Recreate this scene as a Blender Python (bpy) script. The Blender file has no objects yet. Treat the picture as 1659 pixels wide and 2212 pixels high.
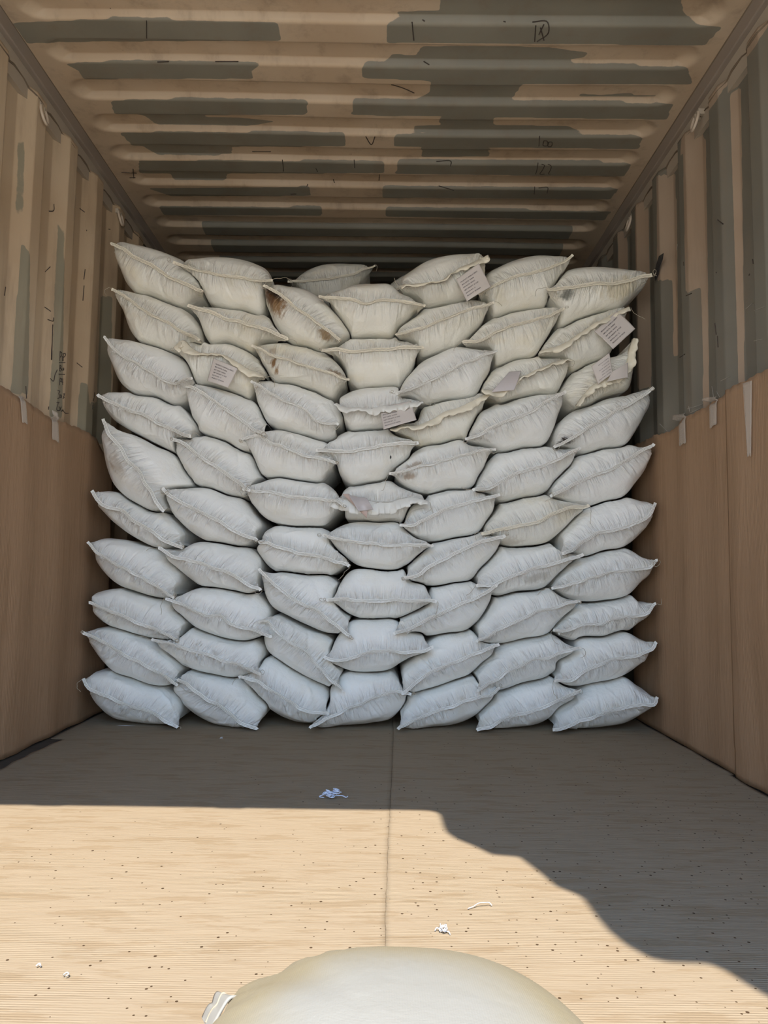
import bpy, math, random
import numpy as np
from mathutils import Vector, Matrix
from mathutils.bvhtree import BVHTree

scene = bpy.context.scene
col = scene.collection
W, H, F = 1659.0, 2212.0, 1660.0

# ------------------------------------------------------------------ camera
CAM = np.array([0.0, 0.0, 0.61])
PITCH, ROLL = math.radians(4.75), 0.012
rot = Matrix.Rotation(math.radians(90) + PITCH, 3, 'X') @ Matrix.Rotation(ROLL, 3, 'Z')
cam_data = bpy.data.cameras.new('camera')
cam_data.sensor_fit = 'HORIZONTAL'
cam_data.sensor_width = 36.0
cam_data.lens = 36.0 * F / W
cam_data.clip_start = 0.02
cam_obj = bpy.data.objects.new('camera', cam_data)
cam_obj.matrix_world = Matrix.Translation(Vector(CAM)) @ rot.to_4x4()
col.objects.link(cam_obj)
scene.camera = cam_obj
R = np.array(rot)

# ------------------------------------------------------------------ daylight
SUN_EL = math.radians(53.6)
world = bpy.data.worlds.new('sky')
scene.world = world
world.use_nodes = True
wn = world.node_tree
# hazy midday sky: bright milky horizon, bluer and dimmer overhead
tcw = wn.nodes.new('ShaderNodeTexCoord')
sxyz = wn.nodes.new('ShaderNodeSeparateXYZ'); wn.links.new(tcw.outputs['Generated'], sxyz.inputs[0])
skr = wn.nodes.new('ShaderNodeValToRGB'); wn.links.new(sxyz.outputs[2], skr.inputs[0])
cr = skr.color_ramp
cr.elements[0].position = 0.0; cr.elements[0].color = (0.98, 0.965, 0.94, 1)
cr.elements[1].position = 1.0; cr.elements[1].color = (0.10, 0.19, 0.40, 1)
e_ = cr.elements.new(0.18); e_.color = (0.80, 0.92, 1.08, 1)
e_ = cr.elements.new(0.42); e_.color = (0.36, 0.70, 1.18, 1)
e_ = cr.elements.new(0.68); e_.color = (0.17, 0.41, 0.82, 1)
wn.links.new(skr.outputs[0], wn.nodes['Background'].inputs[0])
wn.nodes['Background'].inputs[1].default_value = 3.75

sun_data = bpy.data.lights.new('sun', 'SUN')
sun_data.energy = 9.8
sun_data.color = (1.0, 0.93, 0.82)
sun_data.angle = math.radians(0.4)
sun_obj = bpy.data.objects.new('sun', sun_data)
sun_obj.rotation_euler = (math.pi / 2 - SUN_EL, 0, 0)
sun_obj.location = (0, -6, 9)
col.objects.link(sun_obj)

scene.view_settings.view_transform = 'Standard'
scene.view_settings.look = 'None'
scene.view_settings.gamma = 1.0
scene.view_settings.use_curve_mapping = False
scene.view_settings.exposure = 0.0

# ------------------------------------------------------------------ helpers
def ray(px, py):
    d = R @ np.array([(px - W / 2) / F, -(py - H / 2) / F, -1.0])
    return d
def at_y(px, py, Y):
    d = ray(px, py); return CAM + d * (Y / d[1])
def at_z(px, py, z):
    d = ray(px, py); return CAM + d * ((z - CAM[2]) / d[2])
def at_x(px, py, x):
    d = ray(px, py); return CAM + d * ((x - CAM[0]) / d[0])
def project(P):
    q = (np.asarray(P) - CAM) @ R
    w = np.minimum(q[:, 2], -1e-4)
    return np.stack([W / 2 + F * q[:, 0] / -w, H / 2 - F * q[:, 1] / -w], 1)

def in_poly(pts, poly):
    x, y = pts[:, 0], pts[:, 1]
    res = np.zeros(len(pts), bool)
    n = len(poly)
    for i in range(n):
        x0, y0 = poly[i]; x1, y1 = poly[(i + 1) % n]
        c = (y0 > y) != (y1 > y)
        xx = (x1 - x0) * (y - y0) / ((y1 - y0) if y1 != y0 else 1e-9) + x0
        res ^= c & (x < xx)
    return res

def mesh_obj(name, verts, faces, mat=None, parent=None, smooth=True, uv=None, attr=None):
    """verts (n,3) ; faces list/array of quads or tris ; uv per vertex ; attr dict of per-vertex floats"""
    me = bpy.data.meshes.new(name)
    verts = np.asarray(verts, dtype=np.float64)
    off = np.zeros(3)
    if isinstance(faces, np.ndarray):
        k = faces.shape[1]
        me.vertices.add(len(verts)); me.vertices.foreach_set('co', verts.astype(np.float32).ravel())
        me.loops.add(faces.size); me.loops.foreach_set('vertex_index', faces.astype(np.int32).ravel())
        me.polygons.add(len(faces))
        me.polygons.foreach_set('loop_start', np.arange(0, faces.size, k, dtype=np.int32))
        me.polygons.foreach_set('loop_total', np.full(len(faces), k, dtype=np.int32))
        me.update(calc_edges=True)
    else:
        me.from_pydata([tuple(v) for v in verts], [], [tuple(int(i) for i in f) for f in faces])
    me.validate()
    if smooth:
        me.polygons.foreach_set('use_smooth', np.ones(len(me.polygons), dtype=bool))
    if uv is not None:
        l = me.uv_layers.new(name='UVMap')
        vi = np.zeros(len(me.loops), dtype=np.int32); me.loops.foreach_get('vertex_index', vi)
        l.data.foreach_set('uv', np.asarray(uv, dtype=np.float32)[vi].ravel())
    if attr:
        for k_, a in attr.items():
            at = me.attributes.new(k_, 'FLOAT', 'POINT')
            at.data.foreach_set('value', np.asarray(a, dtype=np.float32))
    if mat: me.materials.append(mat)
    o = bpy.data.objects.new(name, me)
    col.objects.link(o)
    if parent is not None:
        o.parent = parent
        o.matrix_parent_inverse = Matrix.Translation(parent.location).inverted()
    return o

def grid_faces(nu, nv, wrap_v=False, off=0):
    i, j = np.meshgrid(np.arange(nu - 1), np.arange(nv if wrap_v else nv - 1), indexing='ij')
    j2 = (j + 1) % nv
    f = np.stack([i * nv + j, (i + 1) * nv + j, (i + 1) * nv + j2, i * nv + j2], -1).reshape(-1, 4)
    return f + off

def tag(o, label, cat, group=None, kind=None):
    o['label'] = label; o['category'] = cat
    if group: o['group'] = group
    if kind: o['kind'] = kind
    return o
def structure(o):
    o['kind'] = 'structure'; return o
def empty(name, loc):
    o = bpy.data.objects.new(name, None)
    o.location = tuple(float(v) for v in loc); o.empty_display_size = 0.05
    col.objects.link(o); return o

class Geo:
    def __init__(s): s.v = []; s.f = []
    def add(s, v, f):
        b = len(s.v); s.v += [tuple(p) for p in v]; s.f += [tuple(int(i) + b for i in q) for q in f]
    def box(s, lo, hi):
        x0, y0, z0 = lo; x1, y1, z1 = hi
        s.add([(x0,y0,z0),(x1,y0,z0),(x1,y1,z0),(x0,y1,z0),(x0,y0,z1),(x1,y0,z1),(x1,y1,z1),(x0,y1,z1)],
              [(0,3,2,1),(4,5,6,7),(0,1,5,4),(1,2,6,5),(2,3,7,6),(3,0,4,7)])
    def tube(s, pts, r, sides=6):
        v, f = tube(pts, r, sides); s.add(v, f)
    def build(s, name, mat, parent=None, smooth=True):
        return mesh_obj(name, np.array(s.v), s.f, mat, parent, smooth)

def tube(pts, r, sides=6):
    pts = np.asarray(pts, float); n = len(pts)
    t = np.gradient(pts, axis=0); t /= np.linalg.norm(t, axis=1, keepdims=True) + 1e-9
    ref = np.array([0.13, 0.9, 0.41])
    a = np.cross(t, ref); a /= np.linalg.norm(a, axis=1, keepdims=True) + 1e-9
    b = np.cross(t, a)
    rr = np.broadcast_to(np.asarray(r, float), (n,))[:, None]
    v = []
    for k in range(sides):
        an = 2 * math.pi * k / sides
        v.append(pts + rr * (a * math.cos(an) + b * math.sin(an)))
    v = np.stack(v, 1).reshape(-1, 3)
    f = [tuple(q) for q in grid_faces(n, sides, True)]
    f.append(tuple(range(sides))[::-1]); f.append(tuple((n - 1) * sides + k for k in range(sides)))
    return v, f

def curve(pts, n):
    """Catmull-Rom through pts, n samples uniform in chord length"""
    p = np.asarray(pts, float)
    d = np.r_[0, np.cumsum(np.linalg.norm(np.diff(p, axis=0), axis=1) + 1e-9)]; d /= d[-1]
    m = np.zeros_like(p)
    for i in range(len(p)):
        if i == 0: m[i] = (p[1] - p[0]) / (d[1] - d[0])
        elif i == len(p) - 1: m[i] = (p[-1] - p[-2]) / (d[-1] - d[-2])
        else:
            s0 = (p[i] - p[i-1]) / (d[i] - d[i-1]); s1 = (p[i+1] - p[i]) / (d[i+1] - d[i])
            w0, w1 = d[i+1] - d[i], d[i] - d[i-1]
            m[i] = (s0 * w0 + s1 * w1) / (w0 + w1)
    u = np.linspace(0, 1, n)
    k = np.clip(np.searchsorted(d, u, side='right') - 1, 0, len(p) - 2)
    h = (d[k+1] - d[k])[:, None]; t = ((u - d[k])[:, None]) / h
    return ((2*t**3 - 3*t**2 + 1) * p[k] + (t**3 - 2*t**2 + t) * h * m[k]
            + (-2*t**3 + 3*t**2) * p[k+1] + (t**3 - t**2) * h * m[k+1])

def noise1(rng, n, waves):
    u = np.linspace(0, 1, n); r = np.zeros(n)
    for fr, am in waves:
        r += am * np.sin(2 * math.pi * (fr * rng.uniform(.75, 1.25) * u + rng.random()))
    return r

# ------------------------------------------------------------------ materials
class NT:
    def __init__(s, name, rough=0.6):
        s.m = bpy.data.materials.new(name); s.m.use_nodes = True
        s.t = s.m.node_tree; s.b = s.t.nodes['Principled BSDF']; s.b.inputs['Roughness'].default_value = rough
    def n(s, typ, **kw):
        x = s.t.nodes.new(typ)
        for k, v in kw.items():
            if k in x.inputs.keys() if isinstance(k, str) else False: x.inputs[k].default_value = v
            else: setattr(x, k, v)
        return x
    def l(s, a, b): s.t.links.new(a, b)
    def math(s, op, a, b=None, c=None):
        x = s.t.nodes.new('ShaderNodeMath'); x.operation = op
        for i, v in enumerate((a, b, c)):
            if v is None: continue
            if hasattr(v, 'links'): s.l(v, x.inputs[i])
            else: x.inputs[i].default_value = v
        return x.outputs[0]
    def mix(s, fac, a, b):
        x = s.t.nodes.new('ShaderNodeMix'); x.data_type = 'RGBA'
        for i, v in ((0, fac), (6, a), (7, b)):
            if hasattr(v, 'links'): s.l(v, x.inputs[i])
            elif i == 0: x.inputs[0].default_value = v
            else: x.inputs[i].default_value = (*v, 1)
        return x.outputs[2]
    def coord(s, kind='Object'):
        x = s.t.nodes.new('ShaderNodeTexCoord'); return x.outputs[kind]
    def mapping(s, vec, scale):
        x = s.t.nodes.new('ShaderNodeMapping'); s.l(vec, x.inputs[0]); x.inputs['Scale'].default_value = scale
        return x.outputs[0]
    def noise(s, vec, scale, detail=3, rough=.5):
        x = s.t.nodes.new('ShaderNodeTexNoise'); s.l(vec, x.inputs['Vector'])
        x.inputs['Scale'].default_value = scale; x.inputs['Detail'].default_value = detail; x.inputs['Roughness'].default_value = rough
        return x.outputs[0]
    def ramp(s, fac, lo, hi):
        x = s.t.nodes.new('ShaderNodeMapRange'); x.interpolation_type = 'SMOOTHSTEP'
        s.l(fac, x.inputs[0]); x.inputs[1].default_value = lo; x.inputs[2].default_value = hi
        return x.outputs[0]
    def bump(s, h, strength=.5, dist=.002, prev=None):
        x = s.t.nodes.new('ShaderNodeBump'); s.l(h, x.inputs['Height'])
        x.inputs['Strength'].default_value = strength; x.inputs['Distance'].default_value = dist
        if prev is not None: s.l(prev, x.inputs['Normal'])
        return x.outputs[0]
    def color(s, c):
        if hasattr(c, 'links'): s.l(c, s.b.inputs['Base Color'])
        else: s.b.inputs['Base Color'].default_value = (*c, 1)
    def normal(s, n_): s.l(n_, s.b.inputs['Normal'])

def plain(name, c, rough=.6, metal=0):
    m = NT(name, rough); m.color(c); m.b.inputs['Metallic'].default_value = metal; return m.m

TAN, GREY = (0.55, 0.42, 0.29), (0.235, 0.21, 0.16)
def painted_steel(name, TAN=TAN, GREY=GREY):
    m = NT(name, .55)
    oc = m.coord()
    at = m.n('ShaderNodeAttribute', attribute_name='repaint')
    nz = m.noise(oc, 22, 4, .6)
    f = m.math('ADD', at.outputs['Fac'], m.math('MULTIPLY', m.math('SUBTRACT', nz, .5), .42))
    f = m.ramp(f, .44, .56)
    big = m.noise(oc, 2.5, 3)
    tan = m.mix(m.ramp(big, .35, .65), TAN, tuple(c * k for c, k in zip(TAN, (.88, .84, .80))))
    grey = m.mix(m.ramp(big, .35, .65), GREY, tuple(c * .85 for c in GREY))
    c = m.mix(f, tan, grey)
    dirt = m.noise(m.mapping(oc, (7, 7, 1.1)), 1.6, 5, .65)
    c = m.mix(m.math('MULTIPLY', m.ramp(dirt, .48, .75), .40), c, (.20, .14, .09))
    # scratches and rust flecks
    sp = m.noise(m.mapping(oc, (1, 1, .35)), 55, 5, .7)
    c = m.mix(m.ramp(sp, .70, .76), c, (.07, .045, .03))
    m.color(c)
    m.normal(m.bump(m.noise(oc, 90, 3), .15, .002))
    return m.m
M_STEEL = painted_steel('painted_steel')
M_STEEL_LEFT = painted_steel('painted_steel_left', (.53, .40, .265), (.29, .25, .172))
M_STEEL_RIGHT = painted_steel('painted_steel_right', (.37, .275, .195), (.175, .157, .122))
M_RAIL = plain('rail_paint', (.27, .215, .17), .6)
M_PLATE = plain('plate_paint', (.40, .33, .25), .6)
M_CAULK = plain('caulk', (.16, .115, .075), .8)
M_OUT = plain('outer_paint', (.25, .08, .05), .5)

def cardboard(name, base, dark, axis, pits=False, rib=.006, ribs=.30):
    m = NT(name, .85)
    m.b.inputs['Specular IOR Level'].default_value = .15
    oc = m.coord()
    st = (2.2, 11, 11) if axis == 'Y' else (7, 7, .7)
    big = m.noise(m.mapping(oc, st), 2.6, 5, .65)
    fine = m.noise(m.mapping(oc, (4, 60, 4) if axis == 'Y' else (60, 60, 3)), 3, 3, .6)
    c = m.mix(m.math('MULTIPLY', m.ramp(big, .53, .60), .65), base, dark)
    c = m.mix(m.math('MULTIPLY', m.ramp(fine, .42, .72), .5), c, dark)
    sep = m.n('ShaderNodeSeparateXYZ'); m.l(oc, sep.inputs[0])
    w = m.math('SINE', m.math('MULTIPLY', sep.outputs[1], 2 * math.pi / rib))
    mask = m.ramp(m.noise(m.mapping(oc, (1, 4, 1)), 2.6, 4, .65), .42, .60)
    h = m.math('MULTIPLY', w, m.math('ADD', m.math('MULTIPLY', mask, .85), .15))
    nrm = m.bump(h, ribs, .0011)
    nrm = m.bump(m.noise(m.mapping(oc, (1.2, 8, 8) if axis == 'Y' else (8, 8, 1)), 6, 5, .65), .5, .004, nrm)
    if pits:
        vec = m.mapping(oc, (62, 62, 62))
        vo = m.n('ShaderNodeTexVoronoi'); m.l(vec, vo.inputs['Vector']); vo.inputs['Scale'].default_value = 1
        vc = m.n('ShaderNodeSeparateColor'); m.l(vo.outputs['Color'], vc.inputs[0])
        dens = m.noise(oc, 2.2, 3, .6)
        near = m.math('MULTIPLY', m.math('SUBTRACT', 2.5, sep.outputs[1]), .22)
        near = m.math('ADD', near, m.math('MULTIPLY', sep.outputs[0], .22))
        thr = m.math('MULTIPLY', m.math('ADD', m.math('SUBTRACT', dens, .42), near), 1.6)
        on = m.math('LESS_THAN', vc.outputs[0], thr)
        dot = m.math('LESS_THAN', vo.outputs['Distance'], m.math('ADD', .07, m.math('MULTIPLY', vc.outputs[1], .11)))
        pit = m.math('MULTIPLY', on, dot)
        c = m.mix(pit, c, (.055, .032, .016))
        nrm = m.bump(m.math('SUBTRACT', 1.0, pit), .6, .002, nrm)
    m.color(c); m.normal(nrm)
    return m.m
CB, CBD = (.295, .234, .163), (.245, .18, .112)
M_FLOORCARD = cardboard('floor_cardboard', CB, CBD, 'Y', True)
M_WALLCARD = cardboard('wall_cardboard', (.375, .235, .138), (.315, .195, .11), 'Z', False, .009, .2)

def sack_mat(name, stains=(), tint=0.0):
    m = NT(name, .30)
    m.b.inputs['Specular IOR Level'].default_value = .45
    uvn = m.coord('UV')
    sep = m.n('ShaderNodeSeparateXYZ'); m.l(uvn, sep.inputs[0])
    oi = m.n('ShaderNodeObjectInfo')
    rnd = oi.outputs['Random']
    oc = m.coord('Object')
    # per-sack offset noise
    addv = m.n('ShaderNodeVectorMath', operation='ADD'); m.l(oc, addv.inputs[0])
    cmb = m.n('ShaderNodeCombineXYZ'); m.l(m.math('MULTIPLY', rnd, 31.0), cmb.inputs[0]); m.l(cmb.outputs[0], addv.inputs[1])
    dn = m.noise(addv.outputs[0], 5.5, 4, .6)
    base = m.mix(rnd, (.90, .885, .835), (.865, .85, .80))
    c = m.mix(m.math('MULTIPLY', m.ramp(dn, .5, .78), .75 if tint else .35), base, (.78, .70, .53))
    if tint: c = m.mix(tint, c, (.82, .73, .50))  # even tint paints in warm light along with soiling
    av = m.math('ABSOLUTE', sep.outputs[1])
    near = m.ramp(av, .085, .005)
    # grime along the seam
    sn = m.noise(m.mapping(addv.outputs[0], (1, 1, 1)), 30, 3, .6)
    c = m.mix(m.math('MULTIPLY', m.math('MULTIPLY', m.ramp(av, .035, .0), m.ramp(sn, .45, .7)), .45), c, (.42, .35, .25))
    for (u0, v0, ru, rv, sc, st) in stains:
        du = m.math('DIVIDE', m.math('SUBTRACT', sep.outputs[0], u0), ru)
        dv = m.math('DIVIDE', m.math('SUBTRACT', sep.outputs[1], v0), rv)
        d = m.math('SQRT', m.math('ADD', m.math('MULTIPLY', du, du), m.math('MULTIPLY', dv, dv)))
        stn = m.math('ADD', m.noise(addv.outputs[0], 38, 5, .7), m.noise(m.mapping(uvn, (55, 14, 1)), 1.0, 4, .65))
        d = m.math('ADD', d, m.math('MULTIPLY', m.math('SUBTRACT', stn, 1.0), 1.5))
        c = m.mix(m.math('MULTIPLY', m.ramp(d, 1.1, .35), st), c, sc)
    m.color(c)
    wv = m.noise(m.mapping(uvn, (70, 11, 1)), 1.0, 4, .6)
    wv2 = m.noise(m.mapping(addv.outputs[0], (16, 16, 16)), 1.0, 4, .55)
    h = m.math('ADD', m.math('MULTIPLY', wv, m.math('ADD', .02, near)), m.math('MULTIPLY', wv2, .55))
    nrm = m.bump(h, 1.0, .014)
    ck = m.noise(m.mapping(addv.outputs[0], (420, 420, 420)), 1, 1)
    nrm = m.bump(ck, .12, .001, nrm)
    m.normal(nrm)
    return m.m
M_SACK = sack_mat('woven_sack')
M_SACK_WARM = sack_mat('woven_sack_soiled_warmlit', (), .22)  # upper rows: warm light put into the colour, plus soiling
M_HEM = plain('hem_fabric', (.78, .76, .70), .5)
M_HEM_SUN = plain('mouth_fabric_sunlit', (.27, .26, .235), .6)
M_HEM_WARM = plain('hem_fabric_soiled_warmlit', (.79, .72, .57), .55)  # hem to match: warm light and soiling painted in
M_STITCH = plain('stitch_thread', (.33, .275, .20), .8)
M_THREAD = plain('loose_thread', (.42, .36, .27), .8)
M_WHITE_THREAD = plain('white_thread', (.48, .48, .50), .8)
M_TAG = plain('tag_paper', (.60, .535, .485), .5)
M_TAG_LILAC = plain('tag_paper_lilac', (.55, .495, .48), .5)
M_INK = plain('print_ink', (.09, .075, .075), .6)
M_PEN = plain('marker_ink', (.055, .038, .028), .7)
M_DARK = plain('dark_scrap', (.03, .027, .025), .7)
M_RING = plain('ring_steel', (.50, .40, .30), .5)
def tape_mat():
    m = NT('clear_tape', .25)
    m.color((.70, .60, .50)); m.b.inputs['Alpha'].default_value = .42
    return m.m
M_TAPE = tape_mat()

# ------------------------------------------------------------------ structure of the container
XL, XR = -1.232, 1.118       # innermost flats of the side walls
ZLOW, ZHIGH = 2.388, 2.413
Y0, Y1 = 0.36, 6.30          # door plane and end wall
RNG = np.random.default_rng(7)

def wall_profile(y, edge, pitch=.279, depth=.036):
    """distance outward (0 = inner flat) as a function of y; inner flats end at edge + k*pitch"""
    p = ((edge - y) / pitch) % 1.0 * pitch     # distance in front of the edge
    # 0..07 inner flat, .07-.14 slope, .14-.21 recess, .21-.279 slope back
    o = np.zeros_like(y)
    a = (p > .07) & (p <= .14); o[a] = depth * (p[a] - .07) / .07
    a = (p > .14) & (p <= .212); o[a] = depth
    a = p > .212; o[a] = depth * (1 - (p[a] - .212) / (pitch - .212))
    return o

def soften(rp, nu, nv, n=3):
    g_ = rp.reshape(nu, nv).astype(float)
    for _ in range(n):
        q_ = np.pad(g_, 1, mode='edge')
        g_ = (q_[:-2, 1:-1] + q_[2:, 1:-1] + q_[1:-1, :-2] + q_[1:-1, 2:] + 2 * q_[1:-1, 1:-1]) / 6
    return g_.ravel()

def side_wall(name, X, sgn, edge, patches, base):
    ys = np.r_[np.linspace(Y0, 2.2, 240)[:-1], np.linspace(2.2, 4.0, 430)[:-1], np.linspace(4.0, Y1, 260)]; zs = np.linspace(-.02, 2.285, 220)
    yy, zz = np.meshgrid(ys, zs, indexing='ij')
    o = wall_profile(yy.ravel(), edge).reshape(yy.shape)
    x = X + sgn * o
    V = np.stack([x, yy, zz], -1).reshape(-1, 3)
    V[:, 0] += sgn * .003 * np.sin(V[:, 1] * 2.3 + V[:, 2] * 1.7)
    px = project(V)
    vis = V[:, 1] > .5
    rp = np.full(len(V), float(base))
    for val, poly in patches:
        rp[in_poly(px, poly) & vis] = val
    rp = soften(rp, len(ys), len(zs), 2)
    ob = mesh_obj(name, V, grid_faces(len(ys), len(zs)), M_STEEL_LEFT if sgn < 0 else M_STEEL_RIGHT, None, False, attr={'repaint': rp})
    s = ob.modifiers.new('thickness', 'SOLIDIFY'); s.thickness = .004; s.offset = 1 if sgn > 0 else -1
    s.offset = 0
    structure(ob)
    # flat plate and rail above the panel (moulded scallop where panel and plate meet)
    g = Geo()
    g.box((min(X + sgn * .016, X + sgn * .05), Y0, 2.235), (max(X + sgn * .016, X + sgn * .05), Y1, 2.345))
    pl = g.build('header_plate', M_PLATE, ob, False)
    # caulk bead along scallop
    yc = np.arange(1.2, Y1, .012)
    oc_ = wall_profile(yc, edge)
    zc = 2.268 + .02 * (oc_ / .036)
    pts = np.stack([X + sgn * (np.minimum(oc_, .016) - .001), yc, zc], 1)
    v, f = tube(pts, .0035 + .001 * np.sin(yc * 40), 5)
    mesh_obj('caulk_bead', v, f, M_CAULK, ob)
    return ob

wall_left = side_wall('wall_left', XL, -1, 2.912, [
    (1.0, [(44, 528), (52, 530), (64, 548), (60, 850), (22, 850)]),
    (.62, [(122, 478), (140, 500), (134, 905), (104, 905)]),
    (1.0, [(172, 822), (188, 828), (192, 870), (232, 868), (240, 960), (165, 940)]),
    (.55, [(36, 300), (55, 300), (52, 470), (30, 470)]),
    (.9, [(216, 640), (242, 640), (238, 960), (205, 960)]),
], 0.0)
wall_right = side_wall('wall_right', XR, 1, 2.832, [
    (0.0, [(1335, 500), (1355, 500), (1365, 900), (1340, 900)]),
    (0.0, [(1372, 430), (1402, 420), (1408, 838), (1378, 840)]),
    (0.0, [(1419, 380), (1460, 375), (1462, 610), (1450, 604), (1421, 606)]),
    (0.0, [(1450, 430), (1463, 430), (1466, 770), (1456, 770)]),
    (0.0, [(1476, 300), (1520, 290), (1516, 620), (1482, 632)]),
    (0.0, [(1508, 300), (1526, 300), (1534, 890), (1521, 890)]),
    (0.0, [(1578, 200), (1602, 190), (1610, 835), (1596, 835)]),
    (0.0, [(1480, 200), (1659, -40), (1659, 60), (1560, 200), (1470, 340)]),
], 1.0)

# top side rails
for nm, X, sgn in (('trim_1', XL, -1), ('trim_2', XR, 1)):
    g = Geo()
    a, b = sorted((X - sgn * .004, X + sgn * .06))
    g.box((a, Y0, 2.332), (b, Y1, 2.42))
    r = g.build(nm, M_RAIL, None, False)
    bv = r.modifiers.new('bevel', 'BEVEL'); bv.width = .004; bv.segments = 2
    structure(r)
    yc = np.linspace(Y0, Y1, 260)
    v, f = tube(np.stack([np.full(260, X - sgn * .003), yc, np.full(260, ZLOW - .001)], 1), .0045, 5)
    mesh_obj('caulk_bead', v, f, M_CAULK, r)

# corrugated roof
def roof():
    ys = np.r_[np.arange(Y0, 2.1, .009), np.arange(2.1, 4.4, .0042), np.arange(4.4, Y1 + .012, .009)]; xs = np.linspace(XL - .02, XR + .02, 300)
    yy, xx = np.meshgrid(ys, xs, indexing='ij')
    pitch = .2105
    ph = ((yy - ROOF_PH) % pitch)
    z = np.full(yy.shape, ZLOW)
    up = np.zeros(yy.shape)                   # 1 = raised recess
    a = ph < .018; up[a] = 1 - ph[a] / .018   # lit slope coming down
    a = (ph >= .104) & (ph < .126); up[a] = (ph[a] - .104) / .022
    a = ph >= .126; up[a] = 1
    e = np.minimum(xx - (XL + .05), (XR - .05) - xx)
    e = e + .03 * np.cos((ph - .168) / pitch * 2 * math.pi) - .03
    fade = np.clip(e / .06, 0, 1); fade = fade * fade * (3 - 2 * fade)
    up = up * up * (3 - 2 * up)
    z = ZLOW + (ZHIGH - ZLOW) * up * fade
    z += .004 * np.sin(xx * 3.1 + 1) * np.sin(yy * 1.7)
    V = np.stack([xx, yy, z], -1).reshape(-1, 3)
    px = project(V); vis = V[:, 1] > .8
    rp = np.zeros(len(V))
    for poly in ROOF_PATCHES:
        rp[in_poly(px, poly) & vis] = 1
    rp[(V[:, 1] > 3.75) & ((V[:, 1] - ROOF_PH) % pitch < .115) & (np.abs(V[:, 0]) < .95)] = 1
    rp = soften(rp, len(ys), len(xs), 3)
    ob = mesh_obj('ceiling', V, grid_faces(len(ys), len(xs))[:, ::-1], M_STEEL, None, True, attr={'repaint': rp})
    s = ob.modifiers.new('thickness', 'SOLIDIFY'); s.thickness = .004; s.offset = -1
    return structure(ob)
ROOF_PH = 2.324
ROOF_PATCHES = [
 [(25,47),(140,42),(280,38),(600,48),(607,85),(140,88),(58,92)],
 [(138,135),(280,130),(570,132),(545,150),(548,168),(180,168),(170,150)],
 [(240,215),(400,212),(665,215),(662,246),(440,246),(445,250),(520,252),(596,260),(540,270),(340,268),(310,246),(245,243)],
 [(258,284),(745,284),(748,314),(502,315),(500,333),(340,333),(310,314),(285,312)],
 [(300,345),(830,347),(830,372),(490,373),(488,388),(375,388),(370,373),(300,372)],
 [(320,405),(670,402),(670,421),(370,422)],
 [(345,445),(695,446),(695,464),(355,463)],
 [(855,22),(950,20),(950,-10),(1470,-10),(1475,20),(1490,42),(1505,52),(1560,55),(1522,95),(838,90),(836,46),(875,40)],
 [(905,104),(915,97),(1080,97),(1190,100),(1273,112),(1258,122),(1232,125),(1230,137),(832,134),(848,114),(902,118)],
 [(785,135),(1000,132),(1485,143),(1496,180),(1100,180),(780,166)],
 [(930,172),(1130,176),(1110,205),(1095,216),(905,212),(930,195)],
 [(763,215),(1000,212),(1455,222),(1440,256),(830,248),(760,246)],
 [(1250,200),(1300,203),(1360,198),(1370,203),(1450,203),(1452,206),(1250,206)],
 [(950,250),(1067,252),(1067,268),(1225,270),(1270,287),(890,284),(895,270),(950,268)],
 [(853,287),(1388,293),(1380,320),(853,314)],
 [(910,316),(1057,318),(1055,336),(910,337)],
 [(858,342),(1220,344),(1366,352),(1350,379),(855,374)],
 [(828,402),(1335,405),(1320,429),(828,425)],
 [(833,447),(1320,455),(1305,474),(833,466)],
]
ceiling = roof()

g = Geo()
g.box((XL - .06, Y1, -.02), (XR + .06, Y1 + .05, 2.44))
structure(g.build('wall_back', M_RAIL, None, False))
g = Geo()
g.box((XL - .05, Y0, -.06), (XR + .05, Y1, 0.0))
M_PLY = cardboard('floor_plywood', (.075, .06, .048), (.055, .043, .034), 'Y', False, .05, .1)
structure(g.build('floor', M_PLY, None, False))

# door frame: header with two cam keepers, and side posts
HZ = (2.052 - (Y0 - .06)) * math.tan(SUN_EL)
g = Geo(); g.box((XL - .06, Y0 - .06, HZ), (XR + .06, Y0 + .02, 2.46))
hd = structure(g.build('trim_3', M_OUT, None, False))
for xk in (-.86, -.39):
    g = Geo(); g.box((xk - .035, Y0 - .055, HZ - .014), (xk + .035, Y0 + .01, HZ + .01))
    g.build('cam_keeper', M_OUT, hd, False)
for nm, a, b in (('trim_4', XL - .07, XL), ('trim_5', XR, XR + .07)):
    g = Geo(); g.box((a, Y0 - .06, -.12), (b, Y0 + .02, 2.46)); structure(g.build(nm, M_OUT, None, False))
g = Geo(); g.box((XL - .07, Y0 - .06, -.16), (XR + .07, Y0 + .01, -.005))
structure(g.build('trim_6', M_OUT, None, False))

# yard outside
def yard():
    m = NT('yard_ground', .9)
    oc = m.coord()
    m.color(m.mix(m.ramp(m.noise(oc, .8, 5, .6), .35, .7), (.64, .565, .445), (.55, .485, .38)))
    g = Geo(); g.box((-30, -40, -1.35), (30, 30, -1.2))
    o = g.build('ground', m.m, None, False); return structure(o)
yard()

# ------------------------------------------------------------------ cardboard lining
def sheet(name, V, nu, nv, mat, thick, label, cat, group=None, offset=-1):
    o = mesh_obj(name, V.reshape(-1, 3), grid_faces(nu, nv), mat)
    s = o.modifiers.new('thickness', 'SOLIDIFY'); s.thickness = thick; s.offset = offset
    return tag(o, label, cat, group)

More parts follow.
